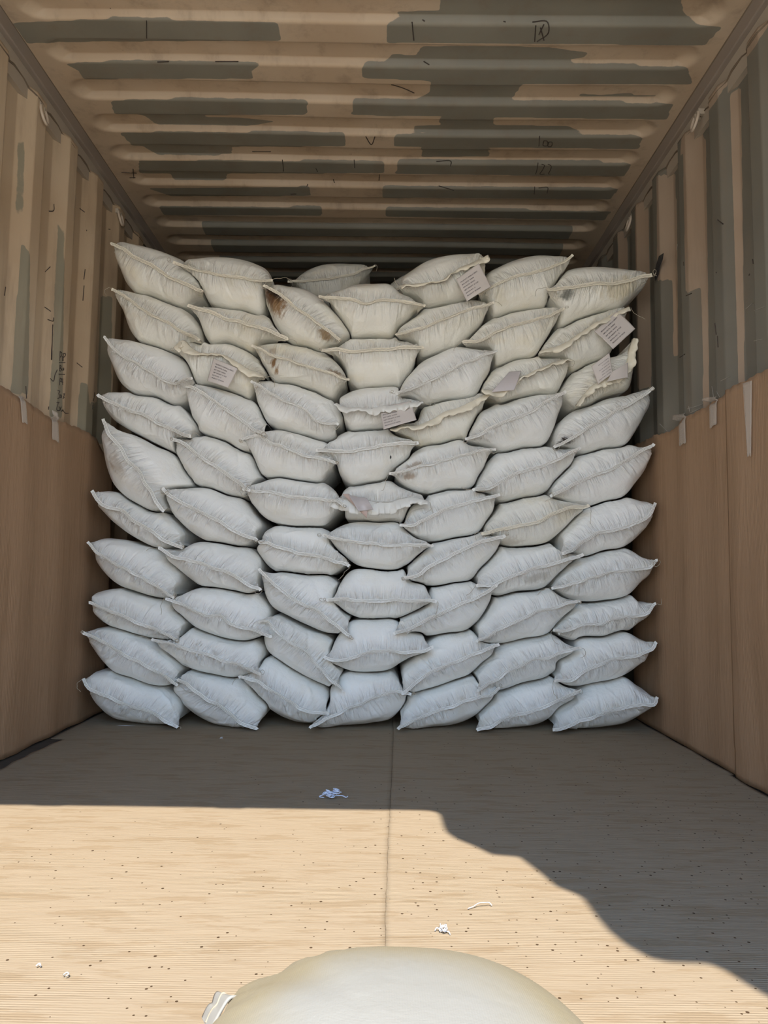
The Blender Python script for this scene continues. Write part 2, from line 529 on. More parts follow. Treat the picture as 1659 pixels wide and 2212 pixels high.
SEAM_PX = [(831, 2120), (833, 2040), (832, 1980), (836, 1900), (838, 1820), (842, 1760), (846, 1690), (850, 1585)]
_s = np.array([at_z(x, y, .005)[:2] for x, y in SEAM_PX]); _s = _s[np.argsort(_s[:, 1])]
def seam_x(y): return np.interp(y, _s[:, 1], _s[:, 0]) + .0005 * np.sin(y * 61) + .0003 * np.sin(y * 143)
ys = np.linspace(.37, 3.75, 360)
us = np.linspace(0, 1, 90)
def floor_sheet(left):
    if left:
        xl = np.where(ys < 2.86, -1.172 + .006 * np.sin(ys * 9) + .003 * np.sin(ys * 47), -1.219)
        xl = xl + .010 * np.clip((ys - 2.2) / .6, 0, 1)
        xl = np.where(ys < 2.86, xl, -1.206)
        xr = seam_x(ys) - .0003
    else:
        xl = seam_x(ys) + .0003
        xr = np.where(ys < 2.45, 1.084, 1.096) + .003 * np.sin(ys * 21)
    x = xl[:, None] + (xr - xl)[:, None] * us[None, :]
    y = np.repeat(ys[:, None], len(us), 1)
    z = .0060 + .0016 * np.sin(x * 4.1 + y * 2.3) * np.sin(y * 3.7 + 1) + (0 if left else .0008)
    lift = np.exp(-np.abs(x - seam_x(y)) / .03) * .0008 * (1 + np.sin(y * 17))
    return np.stack([x, y, z + lift], -1)[:, ::-1]
sheet('cardboard_sheet', floor_sheet(True), 360, 90, M_FLOORCARD, .004, 'ribbed tan cardboard sheet covering the left half of the floor', 'cardboard', 'floor cardboard')
sheet('cardboard_sheet', floor_sheet(False), 360, 90, M_FLOORCARD, .004, 'ribbed tan cardboard sheet with many dark pits covering the right half of the floor', 'cardboard', 'floor cardboard')

def wall_sheet(X, sgn, ya, yb, top_pts, bulge, ph, label, zb=.005, amp=.006, gap=0.0):
    yy = np.linspace(ya, yb, 200); vv = np.linspace(0, 1, 60)
    tp = sorted((at_x(x, y, X)[1], at_x(x, y, X)[2]) for x, y in top_pts)
    zt = np.interp(yy, [p[0] for p in tp], [p[1] for p in tp]) + .002 * np.sin(yy * 57) + .0015 * np.sin(yy * 131)
    z = zb + (zt - zb)[:, None] * vv[None, :]
    z = z + (1 - vv)[None, :] * .002 * np.sin(yy * 23)[:, None]
    y = np.repeat(yy[:, None], 60, 1)
    w = .5 + .5 * np.sin((y - ph) / .279 * 2 * math.pi)
    w = w ** 1.3
    off = amp * w + gap + bulge(y, z)
    x = X - sgn * off
    V = np.stack([x, y, z], -1)
    if sgn < 0: V = V[::-1]
    return sheet('cardboard_sheet', V, 200, 60, M_WALLCARD, .003, label, 'cardboard', 'wall lining cardboard', 0)
cl = wall_sheet(XL + .004, -1, .45, 3.42, [(-400, 640), (0, 833), (40, 860), (110, 905), (170, 925), (205, 948), (225, 985)],
           lambda y, z: .004 + .006 * np.exp(-((z - .5) / .3) ** 2) * np.sin(y * 5) ** 2, 2.80,
           'brown cardboard lining taped up along the lower left wall')
cr1 = wall_sheet(XR - .004, 1, 2.36, 3.42, [(1418, 940), (1440, 936), (1466, 922), (1478, 905), (1540, 872), (1585, 845)],
           lambda y, z: .003 + .004 * np.exp(-((z - .4) / .3) ** 2), 2.72,
           'brown cardboard lining beside the sacks on the lower right wall')
cr2 = wall_sheet(XR - .014, 1, .45, 2.425, [(1576, 843), (1600, 832), (1659, 800), (1900, 690)],
           lambda y, z: .005 + .030 * np.exp(-((z - .55) / .28) ** 2) * np.clip((2.43 - y) * 4, 0, 1) - .002 * (z < .1), 2.30,
           'nearer brown cardboard sheet overlapping the lining at the right edge of the photo', gap=.004)

# ------------------------------------------------------------------ ragged tarpaulin over the doorway (added out of view; its edge is shaped to cast the stepped shadow)
SH = [(860,1745),(900,1749),(938,1753),(952,1761),(956,1772),(957,1784),(963,1797),(985,1812),(1020,1826),(1045,1838),(1062,1846),
      (1120,1851),(1160,1881),(1200,1915),(1243,1932),(1264,1946),(1281,1977),(1310,2010),(1350,2043),(1400,2071),(1440,2080),
      (1528,2084),(1562,2098),(1605,2126),(1659,2158),(1760,2215),(1900,2270)]
ZT = 2.475
e = np.array([at_z(x, y, .006) for x, y in SH])
ex, ey = e[:, 0], e[:, 1] - (ZT - .006) / math.tan(SUN_EL)
ex = np.maximum.accumulate(ex + np.arange(len(ex)) * 1e-4)
xs = np.unique(np.r_[np.linspace(ex[0], 1.30, 160), ex])
yl = np.interp(xs, ex, ey); yl[xs > ex[-1]] = ey[-1] - .05 * (xs[xs > ex[-1]] - ex[-1])
vv = np.linspace(0, 1, 40)
X = np.repeat(xs[:, None], 40, 1); Yg = yl[:, None] + (Y0 + .25 - yl)[:, None] * vv[None, :]
Z = ZT + .006 * np.sin(X * 14 + Yg * 5) * (1 - vv)[None, :] * vv[None, :] * 4
M_BLOCKER = plain('blocker', (.10, .16, .30), .6)
tp = empty('shadow_blocker', (.9, -.4, -1.2))
tag(tp, 'added unseen blue shadow tarpaulin with ragged edge stretched over the right of the doorway on poles', 'blocker')
o = mesh_obj('blocker_sheet', np.stack([X, Yg, Z], -1).reshape(-1, 3), grid_faces(len(xs), 40), M_BLOCKER, tp)
s = o.modifiers.new('thickness', 'SOLIDIFY'); s.thickness = .004; s.offset = 1
for x, y in ((1.27, -.86), (.66, float(np.interp(.66, ex, ey)) + .05)):
    v, f = tube([(x, y, -1.2), (x, y, .6), (x, y, ZT)], .022, 10)
    mesh_obj('blocker_pole', v, f, M_RING, tp)

# ------------------------------------------------------------------ the sacks
K = 500 / 1659
ORG = dict(A=(160,500), B=(560,500), C=(980,500), D=(160,820), E=(560,820), F=(980,820), G=(160,1200), H=(560,1200), I=(980,1200))
def cpx(c, p): return (ORG[c][0] + p[0] * K, ORG[c][1] + p[1] * K)

# (row from the floor, column from the left): crop, seam, top outline, bottom outline, options
S = {}
S[1,1]=('G',[(75,885),(110,940),(280,1015),(400,1075),(550,1115),(650,1170),(745,1222)],[(110,843),(240,828),(450,885),(640,950),(740,1020),(782,1110)],[(120,1030),(180,1115),(260,1175),(400,1205),(600,1222)],{})
S[1,2]=('G',[(745,890),(800,920),(900,990),(1010,1060),(1100,1120),(1200,1200),(1310,1242)],[(770,838),(830,820),(1000,862),(1190,890),(1300,1010),(1385,1115),(1370,1175)],[(690,955),(720,1020),(800,1110),(900,1180),(1000,1225),(1150,1250)],{})
S[1,3]=('H',[(-137,875),(0,905),(100,980),(220,1050),(350,1115),(490,1135)],[(-60,800),(20,745),(70,728),(200,795),(335,870),(480,950),(510,1000),(500,1090)],[(-110,930),(-35,1020),(75,1120),(180,1180),(300,1212),(430,1200)],{'dy':.01})
S[1,4]=('H',[(370,1215),(470,1165),(600,1110),(750,1050),(900,990),(1010,965),(1085,985)],[(440,1140),(500,1050),(505,960),(600,850),(780,840),(960,833),(1015,890),(1040,945)],[(420,1237),(600,1230),(800,1215),(950,1180),(1020,1110),(1070,1030)],{'dy':-.01})
S[1,5]=('H',[(995,1235),(1060,1200),(1160,1150),(1260,1110),(1400,1060),(1560,1010),(1660,990),(1718,945)],[(990,1160),(1015,1075),(1090,990),(1300,930),(1530,868),(1620,870),(1700,905)],[(1040,1250),(1250,1242),(1420,1222),(1540,1170),(1620,1100),(1700,1000)],{})
S[1,6]=('I',[(165,1240),(250,1225),(330,1180),(420,1140),(560,1110),(700,1050),(800,1005),(905,965)],[(155,1180),(180,1110),(320,980),(500,928),(700,868),(740,885),(830,935)],[(300,1247),(450,1242),(600,1222),(690,1180),(760,1100),(880,1000)],{})
S[1,7]=('I',[(715,1250),(800,1230),(900,1185),(980,1165),(1100,1120),(1250,1085),(1350,1065),(1440,1055),(1455,1020)],[(705,1180),(720,1140),(790,1060),(950,945),(1150,895),(1240,873),(1330,925),(1420,985)],[(900,1252),(1100,1242),(1250,1215),(1350,1160),(1430,1090)],{})
S[2,1]=('G',[(75,550),(200,610),(300,675),(450,745),(560,810),(650,860),(700,895),(740,925)],[(110,525),(200,510),(320,535),(450,578),(545,605),(640,690),(720,760),(775,830),(765,880)],[(90,610),(130,690),(180,760),(260,840),(400,890),(550,940),(660,945)],{'dy':-.01})
S[2,2]=('G',[(565,600),(700,640),(850,675),(1000,720),(1050,745),(1150,770),(1270,815),(1345,840)],[(640,595),(760,580),(830,518),(1000,570),(1150,610),(1300,605),(1360,660),(1370,720),(1352,790)],[(600,650),(660,720),(750,790),(850,832),(1000,865),(1130,885),(1230,867)],{})
S[2,3]=('H',[(0,475),(60,475),(110,520),(200,600),(330,690),(440,800),(520,890),(600,970)],[(20,450),(110,418),(200,455),(350,530),(520,600),(590,720),(605,830),(605,900)],[(20,600),(50,690),(150,770),(300,862),(450,932),(540,962)],{'dy':-.005})
S[2,4]=('H',[(470,725),(530,745),(620,750),(720,715),(820,690),(950,690),(1080,690),(1180,685),(1240,655)],[(500,660),(560,570),(650,475),(820,460),(980,465),(1080,540),(1205,585),(1225,630)],[(500,770),(560,800),(640,832),(780,845),(950,822),(1020,775),(1100,730),(1200,695)],{'dy':-.02})
S[2,5]=('H',[(1025,975),(1080,940),(1180,870),(1290,810),(1400,770),(1500,725),(1600,680),(1714,640)],[(1005,890),(1020,810),(1120,720),(1210,620),(1300,572),(1530,538),(1600,600),(1700,620)],[(1090,987),(1200,967),(1400,902),(1520,857),(1600,780),(1690,690)],{})
S[2,6]=('I',[(165,960),(240,920),(320,880),(380,825),(480,795),(560,755),(660,735),(780,690),(905,665)],[(150,900),(140,850),(200,760),(280,690),(330,650),(450,612),(600,575),(690,552),(740,570),(840,635)],[(260,970),(330,977),(500,927),(700,867),(740,830),(740,790),(860,690)],{})
S[2,7]=('I',[(725,895),(830,890),(950,810),(1050,775),(1200,730),(1350,695),(1420,660),(1440,620)],[(735,840),(760,770),(860,690),(890,620),(1100,588),(1260,550),(1350,590),(1420,612)],[(790,935),(870,947),(1000,927),(1230,872),(1320,810),(1400,730)],{})
S[3,1]=('G',[(115,330),(200,370),(300,405),(450,470),(560,510),(620,540),(690,575),(745,608)],[(122,275),(200,245),(330,233),(500,282),(620,308),(700,340),(770,420),(805,480),(790,545)],[(125,400),(180,470),(260,520),(400,560),(560,598),(690,607)],{})
S[3,2]=('G',[(665,305),(760,340),(850,385),(950,430),(1050,435),(1120,480),(1230,515),(1330,540),(1420,568)],[(720,300),(790,255),(900,226),(1050,236),(1200,268),(1300,265),(1360,320),(1410,400),(1415,490)],[(690,370),(760,440),(850,520),(960,567),(1100,607),(1230,617),(1330,592)],{'dy':-.005})
S[3,3]=('H',[(0,100),(80,185),(160,245),(270,325),(400,395),(500,460),(580,520),(658,585)],[(30,105),(150,112),(330,138),(510,152),(580,210),(630,330),(658,430),(664,520)],[(10,180),(25,270),(80,370),(200,440),(350,512),(480,562),(580,572)],{'dy':-.005})
S[3,4]=('H',[(490,322),(600,312),(700,325),(850,322),(1000,322),(1150,327),(1265,328)],[(520,290),(570,200),(650,108),(850,98),(1040,98),(1080,170),(1205,222),(1235,280)],[(560,370),(650,430),(750,462),(860,470),(980,457),(1100,410),(1220,350)],{'dy':-.01})
S[3,5]=('H',[(965,552),(1080,520),(1200,465),(1300,415),(1400,365),(1500,325),(1600,270),(1689,218)],[(980,470),(1100,405),(1210,300),(1240,225),(1400,188),(1500,172),(1580,200),(1660,203)],[(1080,572),(1200,585),(1350,562),(1500,537),(1550,500),(1630,400),(1680,290)],{})
S[3,6]=('I',[(165,615),(250,585),(310,530),(400,490),(500,450),(600,400),(700,380),(800,345),(900,325)],[(150,580),(155,520),(220,440),(270,360),(300,295),(450,258),(690,228),(760,275),(840,308)],[(230,632),(330,637),(500,602),(700,552),(750,490),(800,440),(880,345)],{})
S[3,7]=('I',[(715,540),(800,540),(900,505),(1000,485),(1050,495),(1150,460),(1280,435),(1390,410),(1440,345)],[(725,500),(760,450),(850,380),(930,318),(1100,308),(1290,278),(1340,320),(1410,328)],[(760,582),(830,612),(950,612),(1100,592),(1260,557),(1330,500),(1400,430)],{'dy':.005})
S[4,1]=('G',[(108,-95),(150,-40),(250,30),(400,110),(520,170),(590,215),(650,265),(715,300)],[(150,-112),(320,-124),(470,-82),(600,-42),(690,40),(760,130),(765,190),(745,260)],[(140,30),(200,130),(300,217),(420,262),(560,302),(650,314)],{})
S[4,2]=('G',[(612,-55),(700,0),(800,25),(950,75),(1100,125),(1200,175),(1280,220),(1335,245)],[(680,-55),(780,-60),(850,-97),(1000,-97),(1150,-70),(1260,-55),(1335,30),(1345,120),(1340,190)],[(650,20),(720,90),(800,160),(880,217),(1000,232),(1150,257),(1250,277),(1320,264)],{'dy':-.005})
S[4,3]=('E',[(0,1160),(60,1165),(150,1195),(300,1240),(450,1270),(560,1300),(645,1327)],[(10,1100),(80,1050),(220,1038),(400,1043),(500,1080),(585,1170),(640,1260)],[(-40,1200),(0,1275),(80,1362),(200,1402),(350,1422),(450,1420),(560,1387)],{})
S[4,4]=('E',[(460,1115),(560,1135),(700,1160),(850,1170),(1000,1180),(1120,1180),(1240,1187)],[(500,1085),(580,1040),(700,1012),(850,1018),(1010,1028),(1050,1070),(1130,1130),(1200,1155)],[(520,1190),(600,1260),(700,1332),(820,1357),(1000,1357),(1060,1330),(1150,1260),(1220,1210)],{'dy':-.01})
S[4,5]=('E',[(1040,1416),(1110,1410),(1200,1350),(1300,1290),(1420,1230),(1560,1175),(1660,1140),(1744,1123)],[(1050,1345),(1100,1290),(1200,1210),(1250,1160),(1420,1122),(1590,1080),(1680,1098)],[(1080,1442),(1150,1472),(1260,1482),(1400,1457),(1530,1432),(1590,1360),(1680,1270),(1735,1180)],{})
S[4,6]=('I',[(165,215),(280,205),(400,150),(550,100),(700,60),(800,25),(920,-8)],[(150,150),(220,60),(290,-20),(340,-68),(520,-77),(690,-102),(770,-40),(850,-18)],[(200,240),(300,292),(450,264),(680,222),(740,160),(850,50)],{'st':[(.55,-.05,.16,.035,(.40,.36,.29),.6)]})
S[4,7]=('I',[(705,235),(800,220),(920,180),(1050,145),(1200,115),(1330,95),(1410,80),(1452,35)],[(715,190),(780,100),(860,50),(920,0),(1100,-32),(1250,-62),(1340,-20),(1400,28)],[(770,282),(850,322),(950,337),(1100,327),(1280,282),(1360,200),(1430,130)],{})
S[5,1]=('D',[(138,800),(170,855),(250,910),(340,935),(420,1000),(550,1080),(680,1160),(780,1202)],[(180,793),(270,788),(380,858),(520,923),(640,948),(720,1020),(790,1110),(787,1165)],[(160,880),(220,980),(320,1070),(440,1147),(560,1202),(640,1212),(730,1205)],{})
S[5,2]=('D',[(645,780),(690,830),(800,895),(950,970),(1100,1050),(1200,1105),(1310,1150)],[(690,785),(800,765),(950,768),(1080,818),(1210,853),(1280,950),(1350,1050),(1335,1110)],[(650,850),(670,930),(740,1020),(850,1112),(960,1167),(1100,1192),(1230,1197)],{})
S[5,3]=('E',[(-112,785),(-50,800),(60,805),(200,835),(350,855),(480,865),(560,870),(615,912)],[(-80,760),(0,728),(80,702),(200,692),(350,707),(480,738),(565,810)],[(-90,850),(-40,920),(60,1007),(200,1042),(350,1047),(470,1040),(560,965)],{'dy':-.01})
S[5,4]=('E',[(565,850),(640,860),(750,865),(880,880),(960,870),(1080,850),(1210,880)],[(580,805),(640,755),(740,733),(880,715),(940,712),(1010,755),(1100,795),(1195,835)],[(600,940),(610,990),(700,1010),(850,1024),(1010,1032),(1070,960),(1140,915)],{'ruf':(.062,[.75,1.0,.95,.8,.55,.25]),'dy':.01})
S[5,5]=('E',[(1012,1045),(1080,1050),(1200,1000),(1330,940),(1450,895),(1560,870),(1650,845),(1719,830)],[(1050,960),(1090,900),(1200,840),(1220,805),(1350,783),(1530,752),(1600,800),(1680,822)],[(1040,1095),(1120,1132),(1220,1160),(1400,1132),(1590,1082),(1640,1010),(1700,920)],{})
S[5,6]=('F',[(205,1105),(330,1075),(450,1050),(600,1015),(700,970),(800,930),(960,900)],[(215,1050),(290,960),(330,895),(340,865),(500,838),(650,807),(700,835),(800,870),(900,887)],[(260,1130),(360,1187),(520,1194),(690,1162),(780,1090),(880,990),(940,930)],{'st':[(.25,-.09,.12,.05,(.45,.38,.28),.5)],'warm':1})
S[5,7]=('F',[(765,1245),(850,1210),(950,1145),(1050,1090),(1150,1070),(1270,1035),(1380,985),(1440,890)],[(755,1180),(760,1130),(820,1050),(900,970),(980,902),(1130,858),(1250,833),(1350,853),(1420,868)],[(850,1242),(920,1267),(1100,1222),(1240,1197),(1330,1130),(1410,1030),(1435,960)],{})
S[6,1]=('D',[(212,290),(260,390),(340,490),(400,590),(480,670),(500,720),(560,810),(600,880),(645,937)],[(290,335),(430,388),(580,468),(700,523),(770,640),(830,745),(720,780),(660,850)],[(185,370),(188,500),(213,640),(258,750),(340,832),(430,887),(530,937)],{'dy':-.02,'st':[(.42,-.06,.12,.045,(.42,.34,.25),.6)]})
S[6,2]=('D',[(712,430),(770,450),(860,520),(950,580),(1060,650),(1150,720),(1220,765),(1270,797)],[(760,418),(880,397),(960,390),(1080,423),(1200,478),(1270,540),(1360,690),(1310,745)],[(715,500),(750,600),(810,710),(900,767),(1000,787),(1100,842),(1200,852)],{'dy':.01})
S[6,3]=('E',[(-127,430),(0,405),(50,430),(100,460),(200,490),(300,530),(420,560),(555,597)],[(-40,390),(60,360),(110,350),(250,373),(400,418),(490,448),(545,530)],[(-90,490),(-50,560),(30,690),(150,692),(300,717),(450,722),(510,670),(548,640)],{'dy':-.01})
S[6,4]=('E',[(418,520),(500,520),(620,515),(750,495),(900,475),(1000,460),(1135,455)],[(450,480),(520,420),(600,368),(680,343),(820,338),(930,343),(960,375),(1020,405),(1110,430)],[(480,560),(550,610),(570,670),(640,742),(780,732),(900,702),(960,640),(1100,530)],{'dy':-.005,'st':[(.72,-.055,.012,.010,(.02,.02,.02),1.0)]})
S[6,5]=('E',[(938,680),(1030,665),(1150,625),(1300,590),(1450,550),(1600,515),(1689,503)],[(960,640),(1050,560),(1130,495),(1180,470),(1300,453),(1470,428),(1500,452),(1650,488)],[(1000,742),(1100,787),(1200,812),(1350,782),(1550,752),(1580,690),(1640,600)],{'st':[(.17,-.035,.07,.025,(.38,.25,.15),.7),(.25,.015,.10,.02,(.42,.30,.19),.6)]})
S[6,6]=('F',[(135,800),(250,780),(350,725),(450,680),(600,630),(750,570),(850,520),(905,495)],[(160,730),(210,640),(290,535),(340,505),(450,478),(600,460),(700,468),(780,490),(860,495)],[(250,832),(330,872),(500,842),(680,797),(740,720),(800,660),(880,560)],{})
S[6,7]=('F',[(695,835),(800,790),(880,740),(1000,690),(1150,630),(1260,570),(1350,510),(1430,468)],[(695,770),(720,730),(830,620),(890,545),(930,527),(1080,488),(1270,458),(1350,478),(1410,470)],[(770,872),(850,892),(970,907),(1100,867),(1240,832),(1320,740),(1400,620),(1427,530)],{})
S[7,1]=('D',[(180,110),(250,150),(380,210),(500,250),(620,310),(720,365),(850,418)],[(230,93),(340,76),(500,93),(650,138),(750,173),(830,260),(885,360),(875,400)],[(205,180),(250,267),(340,332),(470,402),(600,467),(715,517),(735,445)],{'dy':-.005})
S[7,2]=('D',[(770,40),(850,60),(930,110),(1030,185),(1130,240),(1220,310),(1300,370),(1375,407)],[(800,28),(900,28),(1050,58),(1200,108),(1290,148),(1335,220),(1393,320),(1393,370)],[(800,120),(820,222),(900,372),(960,392),(1080,432),(1180,492),(1260,512)],{})
S[7,3]=('E',[(-55,20),(0,45),(60,90),(150,140),(260,180),(340,240),(400,290),(480,315),(562,322)],[(-20,8),(60,-7),(200,13),(380,63),(500,108),(560,180),(612,290),(605,335)],[(-40,110),(0,210),(60,312),(160,362),(330,407),(480,440),(570,400)],{'dy':-.005})
S[7,4]=('E',[(556,175),(620,205),(700,208),(780,210),(900,195),(1000,185),(1110,172),(1170,165)],[(560,130),(620,88),(720,53),(850,43),(1000,48),(1040,100),(1120,125),(1165,142)],[(595,290),(640,347),(780,350),(920,337),(1050,285),(1130,235)],{'ruf':(.034,[.55,.9,.35,1.1,.9,.9,.8,.4]),'dy':-.005})
S[7,5]=('E',[(940,360),(1030,340),(1140,335),(1250,285),(1330,235),(1450,200),(1550,150),(1650,103)],[(1000,325),(1130,288),(1160,208),(1195,168),(1350,128),(1500,103),(1600,96)],[(1000,400),(1060,422),(1150,477),(1300,457),(1480,427),(1560,320),(1620,210)],{'ruf':(.030,[.4,.5,.8,1.0,.8,1.1,1.0,.4]),'dy':.01,'warm':1})
S[7,6]=('F',[(88,430),(200,390),(300,340),(420,285),(550,235),(650,175),(750,120),(800,93)],[(110,370),(150,300),(200,220),(260,187),(330,148),(480,108),(620,93),(720,98),(770,92)],[(200,472),(350,507),(500,477),(680,442),(720,370),(760,260),(790,170)],{})
S[7,7]=('F',[(718,480),(800,440),(850,415),(950,355),(1060,290),(1170,225),(1280,160),(1370,100),(1422,60)],[(715,400),(740,340),(800,260),(860,217),(980,178),(1100,128),(1230,103),(1340,83)],[(780,492),(920,527),(1080,487),(1260,452),(1320,370),(1380,260),(1422,160)],{'st':[(.09,-.005,.11,.034,(.04,.027,.018),1.0)]})
S[8,1]=('A',[(222,755),(260,810),(350,890),(450,955),(560,1010),(660,1070),(720,1095),(870,1080)],[(260,763),(350,758),(500,788),(650,838),(780,908),(830,1000),(855,1055)],[(235,850),(265,972),(320,1082),(400,1142),(560,1167),(720,1227),(795,1205)],{'dy':-.005})
S[8,2]=('A',[(715,840),(780,790),(840,835),(900,875),(1000,885),(1100,905),(1190,955),(1260,1000),(1370,1050)],[(745,788),(800,772),(950,783),(1080,788),(1200,828),(1290,878),(1355,940),(1395,1020)],[(760,920),(820,1002),(870,1087),(960,1092),(1060,1122),(1180,1162),(1250,1192),(1320,1120)],{'ruf':(.032,[1.0,1.3,1.0,.3,.35,.5,.9,.9,.4]),'warm':1})
S[8,3]=('B',[(-47,820),(0,840),(100,890),(250,930),(400,985),(520,1020),(642,1057)],[(0,818),(100,788),(200,781),(330,803),(440,838),(530,898),(605,980),(630,1020)],[(-20,890),(40,982),(90,1057),(220,1077),(400,1132),(530,1182),(615,1110)],{'dy':-.01,'warm':1,'st':[(.25,-.035,.03,.035,(.24,.12,.04),.95),(.30,-.065,.025,.03,(.30,.17,.07),.9),(.22,.02,.06,.02,(.45,.33,.2),.6),(.85,.012,.10,.02,(.30,.19,.09),.8)]})
S[8,4]=('B',[(450,850),(550,850),(650,860),(800,850),(950,840),(1060,835),(1170,828)],[(500,833),(580,798),(620,743),(800,733),(970,733),(1020,765),(1100,788),(1155,808)],[(530,890),(600,960),(640,1062),(700,1112),(850,1107),(1010,1112),(1060,1040),(1135,930)],{'warm':1})
S[8,5]=('B',[(982,1180),(1100,1120),(1200,1070),(1320,1020),(1450,950),(1560,900),(1640,870),(1704,848)],[(1000,1120),(1040,1050),(1100,980),(1150,925),(1280,858),(1420,808),(1500,818),(1600,843)],[(1050,1192),(1180,1227),(1350,1192),(1560,1162),(1620,1060),(1680,960)],{'dy':-.01})
S[8,6]=('C',[(195,1150),(300,1150),(420,1095),(480,1055),(580,1005),(680,965),(760,935),(835,925)],[(200,1090),(250,1010),(330,948),(440,898),(560,877),(650,893),(740,915)],[(240,1190),(340,1227),(450,1192),(600,1162),(740,1157),(800,1070),(832,990)],{'ruf':(.022,[.7,1.6,1.0,.5,.6,.6,.8,.5]),'warm':1})
S[8,7]=('C',[(880,1255),(930,1180),(1020,1095),(1100,1050),(1200,1000),(1245,930),(1262,850),(1290,775)],[(755,1150),(800,1080),(850,1008),(960,938),(1090,898),(1200,880),(1235,850)],[(960,1257),(1060,1192),(1180,1152),(1260,1130),(1298,1000),(1305,880)],{'ruf':(.035,[.3,.55,.8,1.2,1.0,.8,.5]),'warm':1,'dy':.005})
S[9,1]=('A',[(280,415),(340,445),(430,510),(520,570),(620,620),(720,680),(800,730),(917,792)],[(320,418),(420,423),(520,443),(640,488),(780,543),(855,600),(905,680),(927,760)],[(310,480),(345,580),(400,720),(450,777),(600,827),(730,892),(865,820)],{'warm':1})
S[9,2]=('A',[(822,535),(920,570),(1000,590),(1070,625),(1200,655),(1330,690),(1430,730),(1530,777)],[(870,543),(950,537),(1080,533),(1200,548),(1330,568),(1415,620),(1475,700)],[(860,590),(890,650),(930,752),(960,787),(1100,787),(1200,822),(1270,852),(1345,792),(1450,785)],{'warm':1})
S[9,3]=('B',[(35,395),(120,440),(220,520),(320,590),(420,660),(500,720),(575,787)],[(100,368),(220,373),(300,383),(430,448),(540,558),(612,650),(652,730),(612,785)],[(35,460),(60,562),(100,652),(150,722),(220,782),(330,802),(440,837),(525,827)],{'dy':-.02,'warm':1,'st':[(.20,-.045,.17,.075,(.30,.17,.07),.95),(.12,-.035,.12,.055,(.13,.06,.022),1.0),(.13,-.005,.13,.022,(.035,.018,.01),1.0),(.03,.02,.07,.04,(.10,.06,.03),.9),(.82,-.025,.10,.035,(.36,.23,.10),.85)]})
S[9,4]=('B',[(432,460),(550,475),(650,485),(750,508),(850,490),(1000,497),(1100,510),(1187,527)],[(500,438),(600,398),(680,368),(820,358),(950,368),(1015,430),(1100,470)],[(470,500),(540,570),(600,650),(650,737),(800,740),(960,732),(1000,670),(1090,600),(1160,555)],{'dy':-.01,'warm':1})
S[9,5]=('B',[(975,735),(1080,710),(1200,680),(1300,630),(1420,585),(1550,545),(1674,508)],[(980,690),(1050,640),(1120,590),(1190,530),(1300,505),(1400,478),(1500,473),(1610,498)],[(1020,770),(1110,800),(1160,882),(1280,857),(1430,807),(1540,710),(1635,610)],{'warm':1})
S[9,6]=('C',[(68,795),(200,775),(300,720),(420,675),(550,640),(680,605),(785,553)],[(110,758),(150,718),(220,648),(300,597),(420,562),(560,538),(680,533),(755,545)],[(150,830),(250,842),(290,902),(300,947),(450,907),(590,882),(650,800),(720,690),(778,595)],{'warm':1})
S[9,7]=('C',[(610,870),(690,840),(780,815),(900,740),(1000,670),(1100,620),(1180,580),(1255,550)],[(620,840),(680,758),(740,688),(790,648),(900,608),(1050,568),(1180,538),(1230,533)],[(680,907),(800,932),(850,987),(980,932),(1130,872),(1190,760),(1245,640)],{'ruf':(.026,[.5,1.1,1.0,.6,.8,.8,.9,.7]),'warm':1})
S[10,1]=('A',[(268,85),(350,120),(430,180),(520,220),(600,270),(680,320),(800,370),(920,432)],[(330,78),(430,80),(560,108),(680,148),(800,208),(865,290),(915,380)],[(290,160),(320,272),(370,372),(420,422),(520,442),(650,492),(790,532),(885,490)],{'warm':1})
S[10,2]=('A',[(735,250),(850,270),(1000,300),(1150,330),(1300,345),(1420,350)],[(790,208),(900,178),(1030,166),(1180,178),(1300,213),(1385,260),(1420,310)],[(770,290),(860,360),(920,432),(960,502),(1060,537),(1200,552),(1340,582),(1372,500),(1375,410)],{'warm':1})
S[10,5]=('B',[(1005,400),(1080,385),(1180,380),(1290,365),(1380,310),(1450,265),(1560,215),(1640,180)],[(1010,330),(1100,248),(1200,188),(1330,153),(1480,143),(1590,155)],[(1050,452),(1130,472),(1190,522),(1330,507),(1480,482),(1570,420),(1635,280)],{'ruf':(.026,[.9,.7,.5,.4,.5,.8,1.2,1.0]),'warm':1})
S[10,6]=('C',[(185,455),(270,400),(390,350),(530,310),(650,280),(750,240),(850,178)],[(200,370),(240,288),(340,228),(450,183),(600,153),(720,158),(805,172)],[(200,482),(250,540),(285,592),(420,562),(560,542),(660,527),(700,430),(770,320),(832,235)],{'warm':1})
S[10,7]=('C',[(675,410),(780,410),(920,390),(1000,375),(1120,375),(1250,350),(1330,330),(1412,318)],[(690,370),(740,308),(830,258),(1000,236),(1150,243),(1280,263),(1370,293)],[(690,500),(745,570),(770,662),(900,612),(1070,562),(1230,532),(1310,460),(1385,385)],{'warm':1,'st':[(.20,-.028,.10,.03,(.20,.20,.165),.95),(.70,-.03,.2,.06,(.62,.52,.33),.6)]})
S[10,3]=('B',[(212,358),(300,355),(430,345),(560,325),(680,305),(760,265),(822,243)],[(270,320),(350,258),(440,223),(540,211),(640,213),(740,228)],[(260,420),(380,490),(520,510),(650,470),(750,370)],{'dy':.66,'back':1,'warm':1})
S[10,4]=('B',[(890,440),(1000,410),(1100,370),(1250,300),(1350,250)],[(920,380),(980,330),(1050,290),(1150,260),(1260,245)],[(950,480),(1050,500),(1150,490),(1260,420)],{'dy':.70,'back':1,'warm':1})

